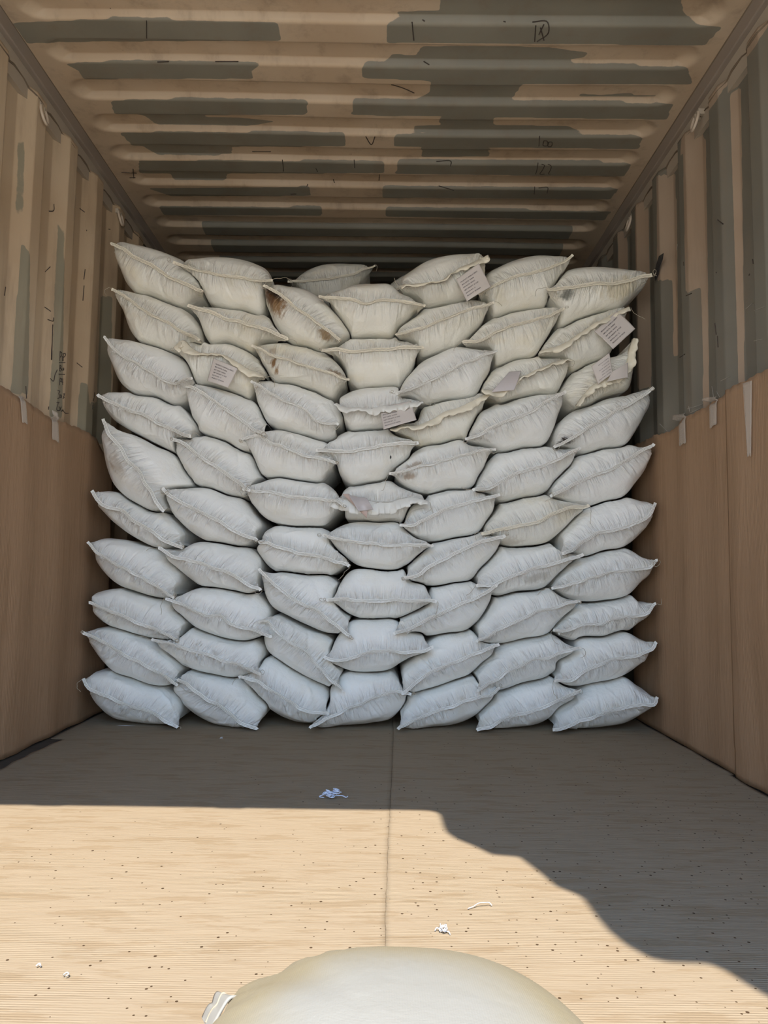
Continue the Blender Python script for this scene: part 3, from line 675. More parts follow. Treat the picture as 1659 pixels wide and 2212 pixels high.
ORD = {1:'bottom',2:'second up',3:'third up',4:'fourth up',5:'fifth up',6:'sixth up',7:'seventh up',8:'eighth up',9:'ninth up',10:'topmost'}
COLN = {1:'the leftmost column',2:'the second column from left',3:'the third column from left',4:'the middle column',5:'the third column from right',6:'the second column from right',7:'the rightmost column'}
SPECIAL = {
 (1,1):'white sack resting on the floor in the far left corner of the wall',
 (1,4):'white sack on the floor in the middle, its left corner crossing the sack beside it',
 (1,7):'white sack resting on the floor in the right corner of the wall',
 (4,6):'white sack with a smudged dark scuff below its seam, near the right wall',
 (5,4):'crumpled white sack with a curled lilac tag hanging at its left corner',
 (5,6):'yellowed sack with a pointed right corner, fifth up in the second column from the right',
 (6,1):'large sack standing steeply tilted with brown grime, against the left wall',
 (6,4):'white sack with a tiny black mark on its face, in the middle column',
 (6,5):'white sack with reddish brown specks at its left corner, below the crumpled flap',
 (7,4):'white sack with a ruffled flap and a folded printed tag at its right corner',
 (7,5):'sack with an open ruffled mouth right of the folded printed tag',
 (7,7):'sack with a sooty black burnt left corner against the right wall',
 (8,2):'crumpled sack with a printed tag lying across its front, near the left wall',
 (8,3):'sack with one rusty brown streak below its seam, under the heavily stained sack',
 (8,6):'crumpled sack with a blank lilac tag turned upward, near the right wall',
 (8,7):'sack with an upside down printed tag and a flap standing against the right wall',
 (9,3):'sack with dark brown oily stain at its upper left corner',
 (9,4):'cream sack with a dip in its straight hem, topmost of the middle column',
 (9,7):'sack with a diamond tilted printed tag hanging beside the right wall',
 (10,1):'cream sack at the top left corner of the stack against the wall',
 (10,2):'plump cream sack on top, right of the top left corner sack',
 (10,5):'top sack with a square printed tag hanging over its right side',
 (10,6):'cream sack on top between the tagged sack and the gray patched sack',
 (10,7):'top right sack with a gray patch at its left end',
 (10,3):'shadowed gray sack lying behind the top row, left of centre',
 (10,4):'shadowed sack mostly hidden behind the top sack with the square tag',
}
GROUP = 'filled sacks stacked across the container'
NU = 200
SACKS = {}

GEOM = {}
# mouth corners that lie folded forward over the neighbouring sack
FOLDED = {(1,4):'L',(2,5):'L',(2,6):'L',(3,5):'LR',(2,2):'R',(3,2):'R',(4,5):'R',(5,7):'L',(5,3):'R',(6,2):'R',(6,4):'L',(7,2):'R',
          (7,1):'R',(8,1):'R',(8,5):'L',(8,6):'L',(9,1):'R',(10,2):'L',(6,6):'L'}
FOLD_D = {(8,1):.055,(7,2):.034,(5,3):.045}
def trace_sack(rc, rec):
    """outlines of one sack in the upright plane of the stack, in metres"""
    crop, seam, top, bot, opt = rec
    rng = np.random.default_rng(rc[0] * 100 + rc[1])
    Yf = 3.035 + opt.get('dy', 0) + rng.uniform(-.008, .008)
    YO = Yf + .085
    sp = [at_y(*cpx(crop, p), Yf) for p in seam]
    tpz = [sp[0]] + [at_y(*cpx(crop, p), YO) for p in top] + [sp[-1]]
    btz = [sp[0]] + [at_y(*cpx(crop, p), YO) for p in bot] + [sp[-1]]
    Sm = curve([(p[0], p[2]) for p in sp], NU)
    T = curve([(p[0], p[2]) for p in tpz], NU); B = curve([(p[0], p[2]) for p in btz], NU)
    Sm[1:-1, 1] += noise1(rng, NU, [(2.5, .0016), (6, .0008), (15, .0003)])[1:-1]
    e = Sm[-1] - Sm[0]; half = np.linalg.norm(e) / 2; e = e / (2 * half)
    w = ((Sm - (Sm[0] + Sm[-1]) / 2) @ e) / half
    sh = (-.105 * half * np.sign(w) * np.abs(w) ** 6)[:, None] * e
    GEOM[rc] = dict(rng=rng, Yf=Yf, S=Sm, T=T, B=B, S2=Sm + sh, T2=T + sh, B2=B + sh)

def settle():
    """where two full bodies meet behind the mouths, the later one yields"""
    done = []
    back = lambda rc: bool(S[rc][4].get('back'))
    for rc in sorted(S, key=lambda k: (S[k][4].get('dy', 0), -k[0])):
        g_ = GEOM[rc]; S2, T2, B2 = g_['S2'].copy(), g_['T2'].copy(), g_['B2'].copy()
        lo = np.minimum(T2.min(0), B2.min(0)); hi = np.maximum(T2.max(0), B2.max(0))
        near = [d for d in done if back(d['rc']) == back(rc) and (d['lo'] < hi).all() and (d['hi'] > lo).all()]
        inside = lambda P: np.any([in_poly(P, d['poly']) for d in near], axis=0) if near else np.zeros(len(P), bool)
        bad = inside(S2)
        good = np.where(~bad)[0]
        if len(good) and bad.any():
            idx = np.array([good[np.argmin(np.abs(good - k))] for k in range(NU)])
            S2, T2, B2 = S2[idx], T2[idx], B2[idx]
        for O in (T2, B2):
            lam = np.ones(NU)
            for L_ in np.linspace(1, 0, 51):
                chk = inside(S2 + lam[:, None] * (O - S2))
                if not chk.any(): break
                lam[chk] = np.minimum(lam[chk], L_ - .02)
            lam = np.clip(lam, 0, 1)
            lm = np.minimum(lam, np.minimum(np.r_[lam[1:], lam[-1]], np.r_[lam[0], lam[:-1]]))
            lm = np.minimum(lm, np.convolve(np.pad(lm, 2, mode='edge'), np.ones(5) / 5, 'valid'))
            ln_ = np.linalg.norm(O - S2, axis=1) + 1e-6
            O[:] = S2 + np.clip(lm - .0016 / ln_, 0, 1)[:, None] * (O - S2)
        g_.update(S2=S2, T2=T2, B2=B2)
        grow = .0016
        c = (T2.mean(0) + B2.mean(0)) / 2
        poly = np.concatenate([T2, B2[::-1]]); d_ = poly - c
        poly = poly + d_ / (np.linalg.norm(d_, axis=1, keepdims=True) + 1e-6) * grow
        done.append(dict(rc=rc, poly=poly, lo=poly.min(0), hi=poly.max(0)))

def build_sack(rc, rec):
    crop, seam, top, bot, opt = rec
    g_ = GEOM[rc]; rng, Yf, Sm, T, B = g_['rng'], g_['Yf'], g_['S'], g_['T'], g_['B']
    D = .130 * rng.uniform(.92, 1.08); L = .70 if not opt.get('back') else .55
    cen = (T.mean(0) + B.mean(0)) / 2
    nf, nm_, nb = 30, 4, 8
    ts = np.r_[np.linspace(0, D, nf), np.linspace(D, L - D, nm_ + 2)[1:-1], np.linspace(L - D, L, nb)]
    a = np.ones(len(ts)); a[:nf] = np.sin(np.linspace(0, 1, nf) * math.pi / 2) ** .66
    a[-nb:] = np.sin(np.linspace(1, 0, nb) * math.pi / 2) ** .85
    ws = np.clip(ts / .105, 0, 1); ws = ws * ws * (3 - 2 * ws)
    wo = np.clip(ts / .105, 0, 1); wo = wo * wo * (3 - 2 * wo)
    sides = []
    uu = np.linspace(0, 1, NU)
    fold = np.zeros(NU)
    for c_ in FOLDED.get(rc, ''):
        d_ = uu if c_ == 'L' else 1 - uu
        fold += FOLD_D.get(rc, .034) * np.exp(-(d_ / .13) ** 2)
    for half, O, O2 in ((1, T, g_['T2']), (-1, B, g_['B2'])):
        P = np.zeros((NU, len(ts), 3))
        for k in range(len(ts)):
            s_ = Sm + ws[k] * (g_['S2'] - Sm); o_ = O + wo[k] * (O2 - O)
            q = s_ + a[k] * (o_ - s_)
            P[:, k, 0] = q[:, 0]; P[:, k, 2] = q[:, 1]; P[:, k, 1] = Yf + ts[k] - fold * (1 - min(ts[k] / .12, 1.0))
    # normals
        du = np.gradient(P, axis=0); dt = np.gradient(P, ts, axis=1)
        N = np.cross(du, dt); N /= np.linalg.norm(N, axis=2, keepdims=True) + 1e-9
        cz = (P[:, nf - 1, 2] - Sm[:, 1]).mean()
        if (N[NU // 2, nf // 2, 2] > 0) != (half > 0): N = -N
        arc = np.zeros((NU, len(ts)))
        dl = np.linalg.norm(np.diff(P, axis=1), axis=2); arc[:, 1:] = np.cumsum(dl, axis=1)
        disp = np.zeros((NU, len(ts)))
        ng = 62 if half < 0 else 54
        for _ in range(ng):
            u0 = rng.random(); sg = rng.uniform(.0032, .0085); ln = rng.choice([.02, .03, .05, .09]) * rng.uniform(.7, 1.3)
            am = rng.uniform(.0026, .0070) * (1 if rng.random() < .6 else -1); sl = rng.normal(0, .35)
            x = (uu[:, None] - u0 - sl * arc) / sg
            env = np.clip(arc / .006, 0, 1) * np.clip(1 - arc / ln, 0, 1) ** .8
            disp += am * np.exp(-.5 * x * x) * env
        for _ in range(13):     # medium folds running off the mouth
            u0 = rng.random(); sg = rng.uniform(.008, .015); ln = rng.uniform(.06, .12); sl = rng.normal(0, .7)
            x = (uu[:, None] - u0 - sl * arc) / sg
            env = np.clip(arc / .015, 0, 1) * np.clip(1 - arc / ln, 0, 1)
            disp += rng.uniform(.003, .0065) * (1 if rng.random() < .5 else -1) * np.exp(-.5 * x * x) * env
        for _ in range(3):      # longer folds across the face
            u0 = rng.random(); sg = rng.uniform(.012, .022); sl = rng.normal(0, 1.6); c0 = rng.uniform(.04, .12)
            x = (uu[:, None] - u0 - sl * (arc - c0)) / sg
            disp += rng.uniform(-.005, .006) * np.exp(-.5 * x * x) * np.exp(-((arc - c0) / .06) ** 2)
        # gathers near the two corners
        for e_ in (0, 1):
            de = np.abs(uu - e_)[:, None]
            disp += .003 * np.exp(-de / .06) * np.sin(arc * 260 + rng.random() * 6) * np.clip(arc / .01, 0, 1) * (arc < .14)
        disp += .0035 * np.sin(uu[:, None] * rng.uniform(5, 9) + rng.random() * 6) * np.sin(arc * rng.uniform(18, 30) + rng.random() * 6) * np.clip(arc / .03, 0, 1)
        disp *= (np.sin(uu * math.pi) ** .25)[:, None]
        disp *= np.clip((L - ts) / .05, 0, 1)[None, :]
        inw = np.clip((ts - .05) / .03, 0, 1)[None, :]
        disp = disp * (1 - inw) + np.minimum(disp, 0) * .4 * inw
        P = P + N * (disp - .0006)[..., None] * np.clip(arc / .004, 0, 1)[..., None]
        P[..., 2] = np.maximum(P[..., 2], .0115)
        sides.append((P, arc * half))
    Pt, At = sides[0]; Pb, Ab = sides[1]
    n = len(ts)
    # one closed grid: seam ... top ... rear seam ... bottom back to seam
    P = np.concatenate([Pt, Pb[:, ::-1][:, 1:-1]], 1)
    A = np.concatenate([At, Ab[:, ::-1][:, 1:-1]], 1)
    nv = P.shape[1]
    uv = np.stack([np.repeat(uu[:, None], nv, 1), A], -1).reshape(-1, 2)
    faces = grid_faces(NU, nv, True)[:, ::-1]
    base = np.array([cen[0], Yf + L / 2, max(B[:, 1].min(), .011)])
    root = empty('grain_sack', base)
    lab = SPECIAL.get(rc) or f"white stitched sack, {ORD[rc[0]]} from the floor in {COLN[rc[1]]}" if rc[0] > 1 or rc in SPECIAL else f"white sack resting on the floor at the foot of {COLN[rc[1]]}"
    tag(root, lab, 'sack', GROUP)
    warm = opt.get('warm')
    if opt.get('st'): mat = sack_mat('woven_sack_stained', opt['st'], .22 if warm else 0)
    else: mat = M_SACK_WARM if warm else M_SACK
    mesh_obj('sack_body', P.reshape(-1, 3), faces, mat, root, True, uv)
    # hem along the mouth
    hm = M_HEM_WARM if warm else M_HEM
    tang = np.gradient(Sm, axis=0); tang /= np.linalg.norm(tang, axis=1, keepdims=True) + 1e-9
    nrm = np.stack([-tang[:, 1], tang[:, 0]], 1)
    flip = np.where(nrm[:, 1] < 0, -1.0, 1.0); nrm *= flip[:, None] if flip.std() == 0 else 1
    def place(u_i, across, fwd):
        q = Sm[u_i] + nrm[u_i] * np.asarray(across)[..., None]
        return np.stack([q[..., 0], np.broadcast_to(Yf - fwd - fold[u_i], q[..., 0].shape), q[..., 1]], -1)
    idx = np.arange(NU)
    if 'ruf' in opt:
        Wd, prof = opt['ruf']
        wid = Wd * np.interp(uu, np.linspace(0, 1, len(prof)), prof) + noise1(rng, NU, [(5, .003), (11, .002)])
        wid = np.maximum(wid, .006)
        nk = 12; V = np.zeros((NU, nk, 3))
        wave = noise1(rng, NU, [(2.2, .5), (5, .6), (9, .4)])
        for k in range(nk):
            kk = k / (nk - 1)
            fw = .004 + .020 * math.sin(kk * 1.9) + .008 * wave * kk + .0008 * np.sin(uu * 70 + kk * 5)
            V[:, k] = place(idx, -wid * kk + .004, fw)
        V[:, 0, 1] = Yf + .006 - fold
        ob = mesh_obj('ruffled_mouth', V.reshape(-1, 3), grid_faces(NU, nk), hm, root)
        s_ = ob.modifiers.new('thickness', 'SOLIDIFY'); s_.thickness = .0022; s_.offset = 0
        st_off = (-.002, -.0065); fwd = .0095
    else:
        hh = rng.uniform(.0048, .0066); sh = rng.uniform(-.004, .002)
        tilt = noise1(rng, NU, [(1.5, .0016), (4, .001)])
        wv = .0003 * np.sin(uu * 160 + rng.random() * 6)
        prof = [(-hh, .0035), (-hh, .0065), (hh, .0065), (hh, .0035)]
        V = np.stack([place(idx, np.full(NU, sh + a_) + tilt + wv * (1 if a_ > 0 else -1), f_ + (tilt * (.9 if a_ > 0 else -.9)))
                      for a_, f_ in prof], 1)
        # run the ends a little past the corners
        for e_, s2 in ((0, -1), (NU - 1, 1)):
            V[e_, :, 0] += s2 * tang[e_, 0] * .004; V[e_, :, 2] += s2 * tang[e_, 1] * .004
        vs = V.reshape(-1, 3); vs[:, 2] = np.maximum(vs[:, 2], .0115)
        fs = [tuple(q) for q in grid_faces(NU, 4, True)] + [(3, 2, 1, 0), tuple((NU - 1) * 4 + k for k in range(4))]
        mesh_obj('hem', vs, fs, hm, root, False)
        st_off = (sh + .0019, sh - .0024); fwd = .0068
    g = Geo()
    for so in st_off:
        a_ = np.full(NU, so) + noise1(rng, NU, [(20, .0003), (31, .0002)])
        if 'ruf' not in opt: a_ += tilt
        pth = place(idx, a_, fwd)
        pth[:, 2] = np.maximum(pth[:, 2], .013)
        g.tube(pth[2:-2], .00068, 4)
    g.build('stitching', M_STITCH, root)
    # loose thread ends at the corners
    for e_, s2 in ((0, -1), (NU - 1, 1)):
        if rng.random() < .30: continue
        p = np.array([Sm[e_, 0] + s2 * .006, Yf - .009 - fold[e_], Sm[e_, 1]])
        d = np.array([s2 * rng.uniform(0, .8), -.2, rng.uniform(-.6, .6)])
        pts = [p.copy()]; cv = rng.normal(0, 1.1)
        for k in range(int(rng.integers(9, 20))):
            an = cv + rng.normal(0, .5)
            c_, s_ = math.cos(an * .5), math.sin(an * .5)
            d = np.array([d[0] * c_ - d[2] * s_, d[1] * .5 + rng.normal(0, .06), d[0] * s_ + d[2] * c_ - .16])
            d /= np.linalg.norm(d); p = p + d * .0042
            p[1] = min(p[1], Yf - .008 - fold[e_]); p[2] = max(p[2], .014)
            p[0] = min(max(p[0], XL + .026), XR - .026)
            pts.append(p.copy())
        v, f = tube(curve(pts, len(pts) * 3), .0009, 5)
        mesh_obj('thread_tail', v, f, M_THREAD, root)
    SACKS[rc] = (root, Yf)

for rc, rec in S.items():
    trace_sack(rc, rec)
settle()
for rc, rec in S.items():
    build_sack(rc, rec)

# ------------------------------------------------------------------ printed tags on the sacks
LINES = ['PRODUCT: NIGELLA SEEDS', 'MFG DATE: 10/2020', 'EXP DATE: 10/2022', 'NET WEIGHT: 25 KGS', 'BATCH NO. 12', 'PRODUCT OF INDIA']
def text_mesh(body):
    cu = bpy.data.curves.new('txt', 'FONT'); cu.body = body; cu.size = 1.0; cu.offset = .018; cu.resolution_u = 2
    ob = bpy.data.objects.new('txt', cu); col.objects.link(ob)
    dg = bpy.context.evaluated_depsgraph_get()
    me = bpy.data.meshes.new_from_object(ob.evaluated_get(dg))
    v = np.array([x.co[:] for x in me.vertices]); f = [tuple(p.vertices) for p in me.polygons]
    bpy.data.objects.remove(ob); bpy.data.curves.remove(cu); bpy.data.meshes.remove(me)
    return v, f
def product_tag(rc, crop_org, sc, quad, fwd, bulge, lines=None, lay=None, mat=None, name='product_tag', label=None):
    """quad: corners TL TR BR BL of the paper in photo crop units; fwd: how far each corner stands in front of the seam"""
    root, Yf = SACKS[rc]
    C = [at_y(crop_org[0] + x / sc, crop_org[1] + y / sc, Yf - fw) for (x, y), fw in zip(quad, fwd)]
    C = [np.array(c) for c in C]
    def P(s, t, lift=0):
        s = np.asarray(s)[..., None]; t = np.asarray(t)[..., None]
        p = C[0] * (1 - s) * (1 - t) + C[1] * s * (1 - t) + C[2] * s * t + C[3] * (1 - s) * t
        p = p.copy(); p[..., 1] -= bulge(s[..., 0], t[..., 0]) + lift
        return p
    n = 22
    s, t = np.meshgrid(np.linspace(0, 1, n), np.linspace(0, 1, n), indexing='ij')
    ob = mesh_obj(name, P(s, t).reshape(-1, 3), grid_faces(n, n), mat or M_TAG, root)
    if label: ob['label'] = label
    sd = ob.modifiers.new('thickness', 'SOLIDIFY'); sd.thickness = .0008; sd.offset = 0
    if lines:
        vs = []; fs = []; b = 0
        asp = np.linalg.norm(C[1] - C[0]) / np.linalg.norm(C[3] - C[0])
        s0, t0, dt_, w0 = lay
        for k, ln in enumerate(lines):
            if not ln: continue
            v, f = text_mesh(ln)
            if k == 0 or 'scl' not in locals():
                scl = w0 / text_width_ref
            tt = t0 + dt_ * k - v[:, 1] * scl * asp * .95
            ss = s0 + v[:, 0] * scl
            q = P(ss, tt, .0016)
            vs.append(q); fs += [tuple(i + b for i in ff) for ff in f]; b += len(v)
        mesh_obj('printed_text', np.concatenate(vs), fs, M_INK, ob, False).matrix_parent_inverse = Matrix.Identity(4)
    return ob
text_width_ref = text_mesh(LINES[0])[0][:, 0].max()
z0 = lambda s, t: 0 * s
product_tag((10,5), (980,550), 16.59, [(90,880),(900,310),(1340,1150),(470,1680)], (.030,.030,.034,.036),
            lambda s, t: .006 * np.sin(s * 3.1) * t, LINES, (.09, .24, .122, .72))
product_tag((9,7), (1270,650), 13.825, [(195,910),(860,300),(1415,830),(750,1440)], (.018,.018,.036,.036),
            lambda s, t: .004 * np.sin(t * 3.1), LINES, (.12, .22, .125, .72))
product_tag((8,2), (380,730), 7.54, [(610,330),(1010,500),(850,815),(510,700)], (.016,.018,.022,.022),
            lambda s, t: .006 * np.sin(s * 3.1), LINES, (.16, .22, .122, .74))
product_tag((7,4), (720,830), 8.295, [(820,420),(1390,300),(1490,640),(900,812)], (.003,.003,.036,.036),
            lambda s, t: .003 * np.sin(s * 3.1), LINES, (.06, .27, .122, .62))
product_tag((8,7), (1220,740), 9.76, [(1010,650),(700,880),(560,500),(940,215)], (.046,.030,.024,.040),
            lambda s, t: .006 * np.sin(s * 3.1), LINES, (.10, .14, .135, .78))
product_tag((8,7), (1220,740), 9.76, [(1000,615),(1330,420),(1335,740),(880,830)], (.046,.040,.052,.046),
            lambda s, t: .008 * np.sin(s * 3.1), name='folded_flap', label='pinkish folded flap')
product_tag((8,6), (1030,760), 7.9, [(555,340),(755,325),(640,655),(250,690)], (.006,.014,.042,.040),
            lambda s, t: .010 * np.sin(t * 3.1), label='blank lilac tag', mat=M_TAG_LILAC)
product_tag((5,4), (725,1030), 8.09, [(225,315),(545,370),(660,570),(400,600)], (.030,.034,.062,.060),
            lambda s, t: -.012 * np.sin(s * 3.1) + .012 * np.sin(t * 3.1), label='curled lilac tag', mat=M_TAG_LILAC)
product_tag((5,4), (725,1030), 8.09, [(120,300),(230,300),(560,590),(545,720)], (.024,.026,.046,.044),
            lambda s, t: .004 * np.sin(s * 3.1), mat=plain('pink_fabric', (.56,.42,.36), .7), name='fabric_strip', label='pink fabric strip')

# ------------------------------------------------------------------ sack lying in the sun by the door
def front_sack():
    n, m = 150, 60
    th = np.linspace(0, 2 * math.pi, n, endpoint=False)
    ca, sa = np.cos(th), np.sin(th)
    ax, ay, ex_ = FS['a'], FS['b'], 2.5
    r = (np.abs(ca) ** ex_ + np.abs(sa) ** ex_) ** (-1 / ex_)
    te = math.radians(FS['ear'])
    dth = (th - te + math.pi) % (2 * math.pi) - math.pi
    ear = np.exp(-(dth / .13) ** 2)
    dth2 = (th - math.radians(-35) + math.pi) % (2 * math.pi) - math.pi
    r = r * (1 + FS['earl'] * ear + .10 * np.exp(-(dth2 / .14) ** 2))
    rim = np.stack([ax * r * ca, ay * r * sa], 1)
    V = []; UV = []
    rho = np.r_[np.linspace(0, 1, m)]
    rho = np.sin(rho * math.pi / 2)
    for half, h in ((1, FS['h']), (-1, .085)):
        for k, p in enumerate(rho if half > 0 else rho[::-1][1:]):
            prof = max(0, 1 - p ** 2.3) ** .62
            e_ = 1 - .75 * ear * p ** 3
            z = .09 + half * h * prof * e_
            g_ = .0035 * np.sin(th * 110) * np.exp(-((p - .9) / .12) ** 2) * np.exp(-(dth / .45) ** 2)
            z = z + g_ * half + .004 * np.sin(th * 3 + 1) * p * (1 - p)
            V.append(np.stack([FS['x'] + rim[:, 0] * p, FS['y'] + rim[:, 1] * p, np.maximum(z, .0095)], 1))
            UV.append(np.stack([np.full(n, p * half), th], 1))
    V = np.stack(V, 0)
    return V, rim
FS = dict(a=.236, b=.36, x=.025, y=.70, h=.115, ear=134, earl=.13)
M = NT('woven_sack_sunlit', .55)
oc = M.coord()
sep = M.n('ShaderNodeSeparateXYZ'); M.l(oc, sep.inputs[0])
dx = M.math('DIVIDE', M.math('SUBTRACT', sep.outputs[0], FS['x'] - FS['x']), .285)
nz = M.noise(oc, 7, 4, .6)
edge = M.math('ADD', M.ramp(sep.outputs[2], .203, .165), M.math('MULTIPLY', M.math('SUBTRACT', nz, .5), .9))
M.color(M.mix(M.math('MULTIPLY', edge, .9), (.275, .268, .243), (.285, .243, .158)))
wx = M.math('SINE', M.math('MULTIPLY', M.math('ADD', sep.outputs[0], sep.outputs[1]), 1250)); wy = M.math('SINE', M.math('MULTIPLY', M.math('SUBTRACT', sep.outputs[1], sep.outputs[0]), 1250))
nb_ = M.bump(M.math('MULTIPLY', wx, wy), .12, .0008)
M.normal(M.bump(M.noise(oc, 26, 4, .6), .35, .004, nb_))
V, rim = front_sack()
nv, nt = V.shape[0], V.shape[1]
fs_root = empty('grain_sack', (FS['x'], FS['y'], .0095))
tag(fs_root, 'sunlit white sack with yellowed edge lying on the floor nearest the camera', 'sack')
me_f = grid_faces(nv, nt, True)
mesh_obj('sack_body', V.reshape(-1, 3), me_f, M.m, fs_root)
# gathered mouth at its left far corner
te = math.radians(FS['ear'])
rr = np.linalg.norm(rim, axis=1); kk = int(np.argmin(np.abs((np.linspace(0, 2 * math.pi, nt, endpoint=False) - te))))
ep = np.array([FS['x'] + rim[kk, 0], FS['y'] + rim[kk, 1], .10])
dirx = np.array([rim[kk, 0], rim[kk, 1], 0]) / rr[kk]; sdir = np.array([-dirx[1], dirx[0], 0])
na, nk = 70, 10
Vh = np.zeros((na, nk, 3)); an = np.linspace(-1, 1, na)
for k in range(nk):
    q = k / (nk - 1)
    base = ep - dirx * .035 * (1 - q) + dirx * .012 * q
    spread = .027 * (1 - .25 * q)
    zz = -.005 + +.020 * np.cos(an * 2.2) * (1 - q * .35) + .003 * np.sin(an * 11 + q) * q - .012 * q
    Vh[:, k] = base + sdir * (an * spread + .022)[:, None] + np.stack([0 * an, 0 * an, zz - .012], 1) + dirx * (.003 * np.sin(an * 9))[:, None] * q
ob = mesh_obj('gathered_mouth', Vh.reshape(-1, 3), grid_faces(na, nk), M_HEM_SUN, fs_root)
s_ = ob.modifiers.new('thickness', 'SOLIDIFY'); s_.thickness = .003; s_.offset = 0
g = Geo()
g.tube(Vh[:, 5] + np.array([0, -.001, .0025]), .0014, 5)
g.build('stitching', M_STITCH, fs_root)

# ------------------------------------------------------------------ lashing rings on the top rails
def raycast(bvh, px, py):
    d = Vector(ray(px, py)).normalized()
    h = bvh.ray_cast(Vector(CAM), d)
    return h[0], h[1]
def bvh_of(o):
    dg = bpy.context.evaluated_depsgraph_get(); e_ = o.evaluated_get(dg)
    me = e_.to_mesh(); b = BVHTree.FromPolygons([o.matrix_world @ v.co for v in me.vertices], [tuple(p.vertices) for p in me.polygons])
    e_.to_mesh_clear(); return b
bpy.context.view_layer.update()
for (px, py, X, sgn, lab) in ((97, 248, XL, -1, 'steel lashing ring under the left roof rail, nearer of the two there'),
                              (262, 471, XL, -1, 'steel lashing ring under the left roof rail, just above the top left sack'),
                              (1500, 262, XR, 1, 'bright steel lashing ring under the right roof rail, nearer of the two there'),
                              (1357, 482, XR, 1, 'steel lashing ring under the right roof rail, just above the top right sack')):
    p = at_x(px, py, X - sgn * .012)
    root = empty('lashing_ring', (X - sgn * .006, p[1], p[2] + .02))
    tag(root, lab, 'lashing ring', 'lashing rings along the roof rails')
    th = np.linspace(-.25 * math.pi, 1.25 * math.pi, 26)
    yy, zz = .024 * np.cos(th), -.034 * np.sin(th)
    lean = sgn * -.35 * (zz - .024)
    pts = np.stack([X - sgn * (.004) + sgn * -.5 * np.clip(.024 - zz, 0, 1) * .5, p[1] + yy, p[2] + zz], 1)
    v, f = tube(pts, .0055, 8); mesh_obj('ring', v, f, M_RING, root)
    g = Geo(); a, b = sorted((X - sgn * .006, X + sgn * .03))
    for s_ in (-1, 1): g.box((a, p[1] + s_ * .017 - .007, p[2] + .014), (b, p[1] + s_ * .017 + .007, p[2] + .034))
    g.build('bracket', M_PLATE, root, False)

# ------------------------------------------------------------------ tape strips holding the lining
TB = {k: bvh_of(o) for k, o in (('cl', cl), ('cr1', cr1), ('cr2', cr2), ('wl', wall_left), ('wr', wall_right))}
def tape(keys, poly, label, sgn):
    (x0, y0), (x1, y1), (x2, y2), (x3, y3) = poly
    n, m = 6, 16; V = np.zeros((n, m, 3))
    for i in range(n):
        for j in range(m):
            s, t = i / (n - 1), j / (m - 1)
            px = (x0 * (1 - s) + x1 * s) * (1 - t) + (x3 * (1 - s) + x2 * s) * t
            py = (y0 * (1 - s) + y1 * s) * (1 - t) + (y3 * (1 - s) + y2 * s) * t + (1.5 * math.sin(s * 9) if j == m - 1 else 0)
            best = None
            for k in keys:
                h, _ = raycast(TB[k], px, py)
                if h is not None and (best is None or h.y < best.y): best = h
            if best is None: best = Vector(at_x(px, py, XL if sgn < 0 else XR))
            V[i, j] = best; V[i, j, 0] -= sgn * .006
    # keep the strip smooth where it bridges the gap
    for _ in range(2): V[:, 1:-1, 0] = (V[:, :-2, 0] + V[:, 1:-1, 0] * 2 + V[:, 2:, 0]) / 4
    V[..., 0] = np.minimum(V[..., 0], V[..., 0].mean() + .02) if sgn > 0 else np.maximum(V[..., 0], V[..., 0].mean() - .02)
    V[..., 0] -= sgn * .002
    o = mesh_obj('tape_strip', V.reshape(-1, 3), grid_faces(n, m), M_TAPE)
    s_ = o.modifiers.new('thickness', 'SOLIDIFY'); s_.thickness = .0005; s_.offset = 0
    tag(o, label, 'tape', 'tape strips on the wall lining')
tape(('cl', 'wl'), [(38, 853), (50, 860), (55, 916), (43, 912)], 'clear tape strip on the left lining, the one nearest the left edge', -1)
tape(('cl', 'wl'), [(108, 886), (121, 892), (123, 956), (108, 948)], 'clear tape strip hanging below the handwriting on the left lining', -1)
tape(('cr1', 'wr'), [(1470, 898), (1484, 892), (1486, 956), (1472, 964)], 'clear tape strip on the right lining, closest to the sacks', 1)
tape(('cr1', 'wr'), [(1537, 862), (1553, 856), (1553, 915), (1538, 926)], 'torn wrinkled tape strip on the right lining, beside the overlapping sheet', 1)
tape(('cr2', 'wr'), [(1610, 828), (1630, 822), (1628, 985), (1620, 986)], 'long faded tape strip on the overlapping sheet at the right edge', 1)

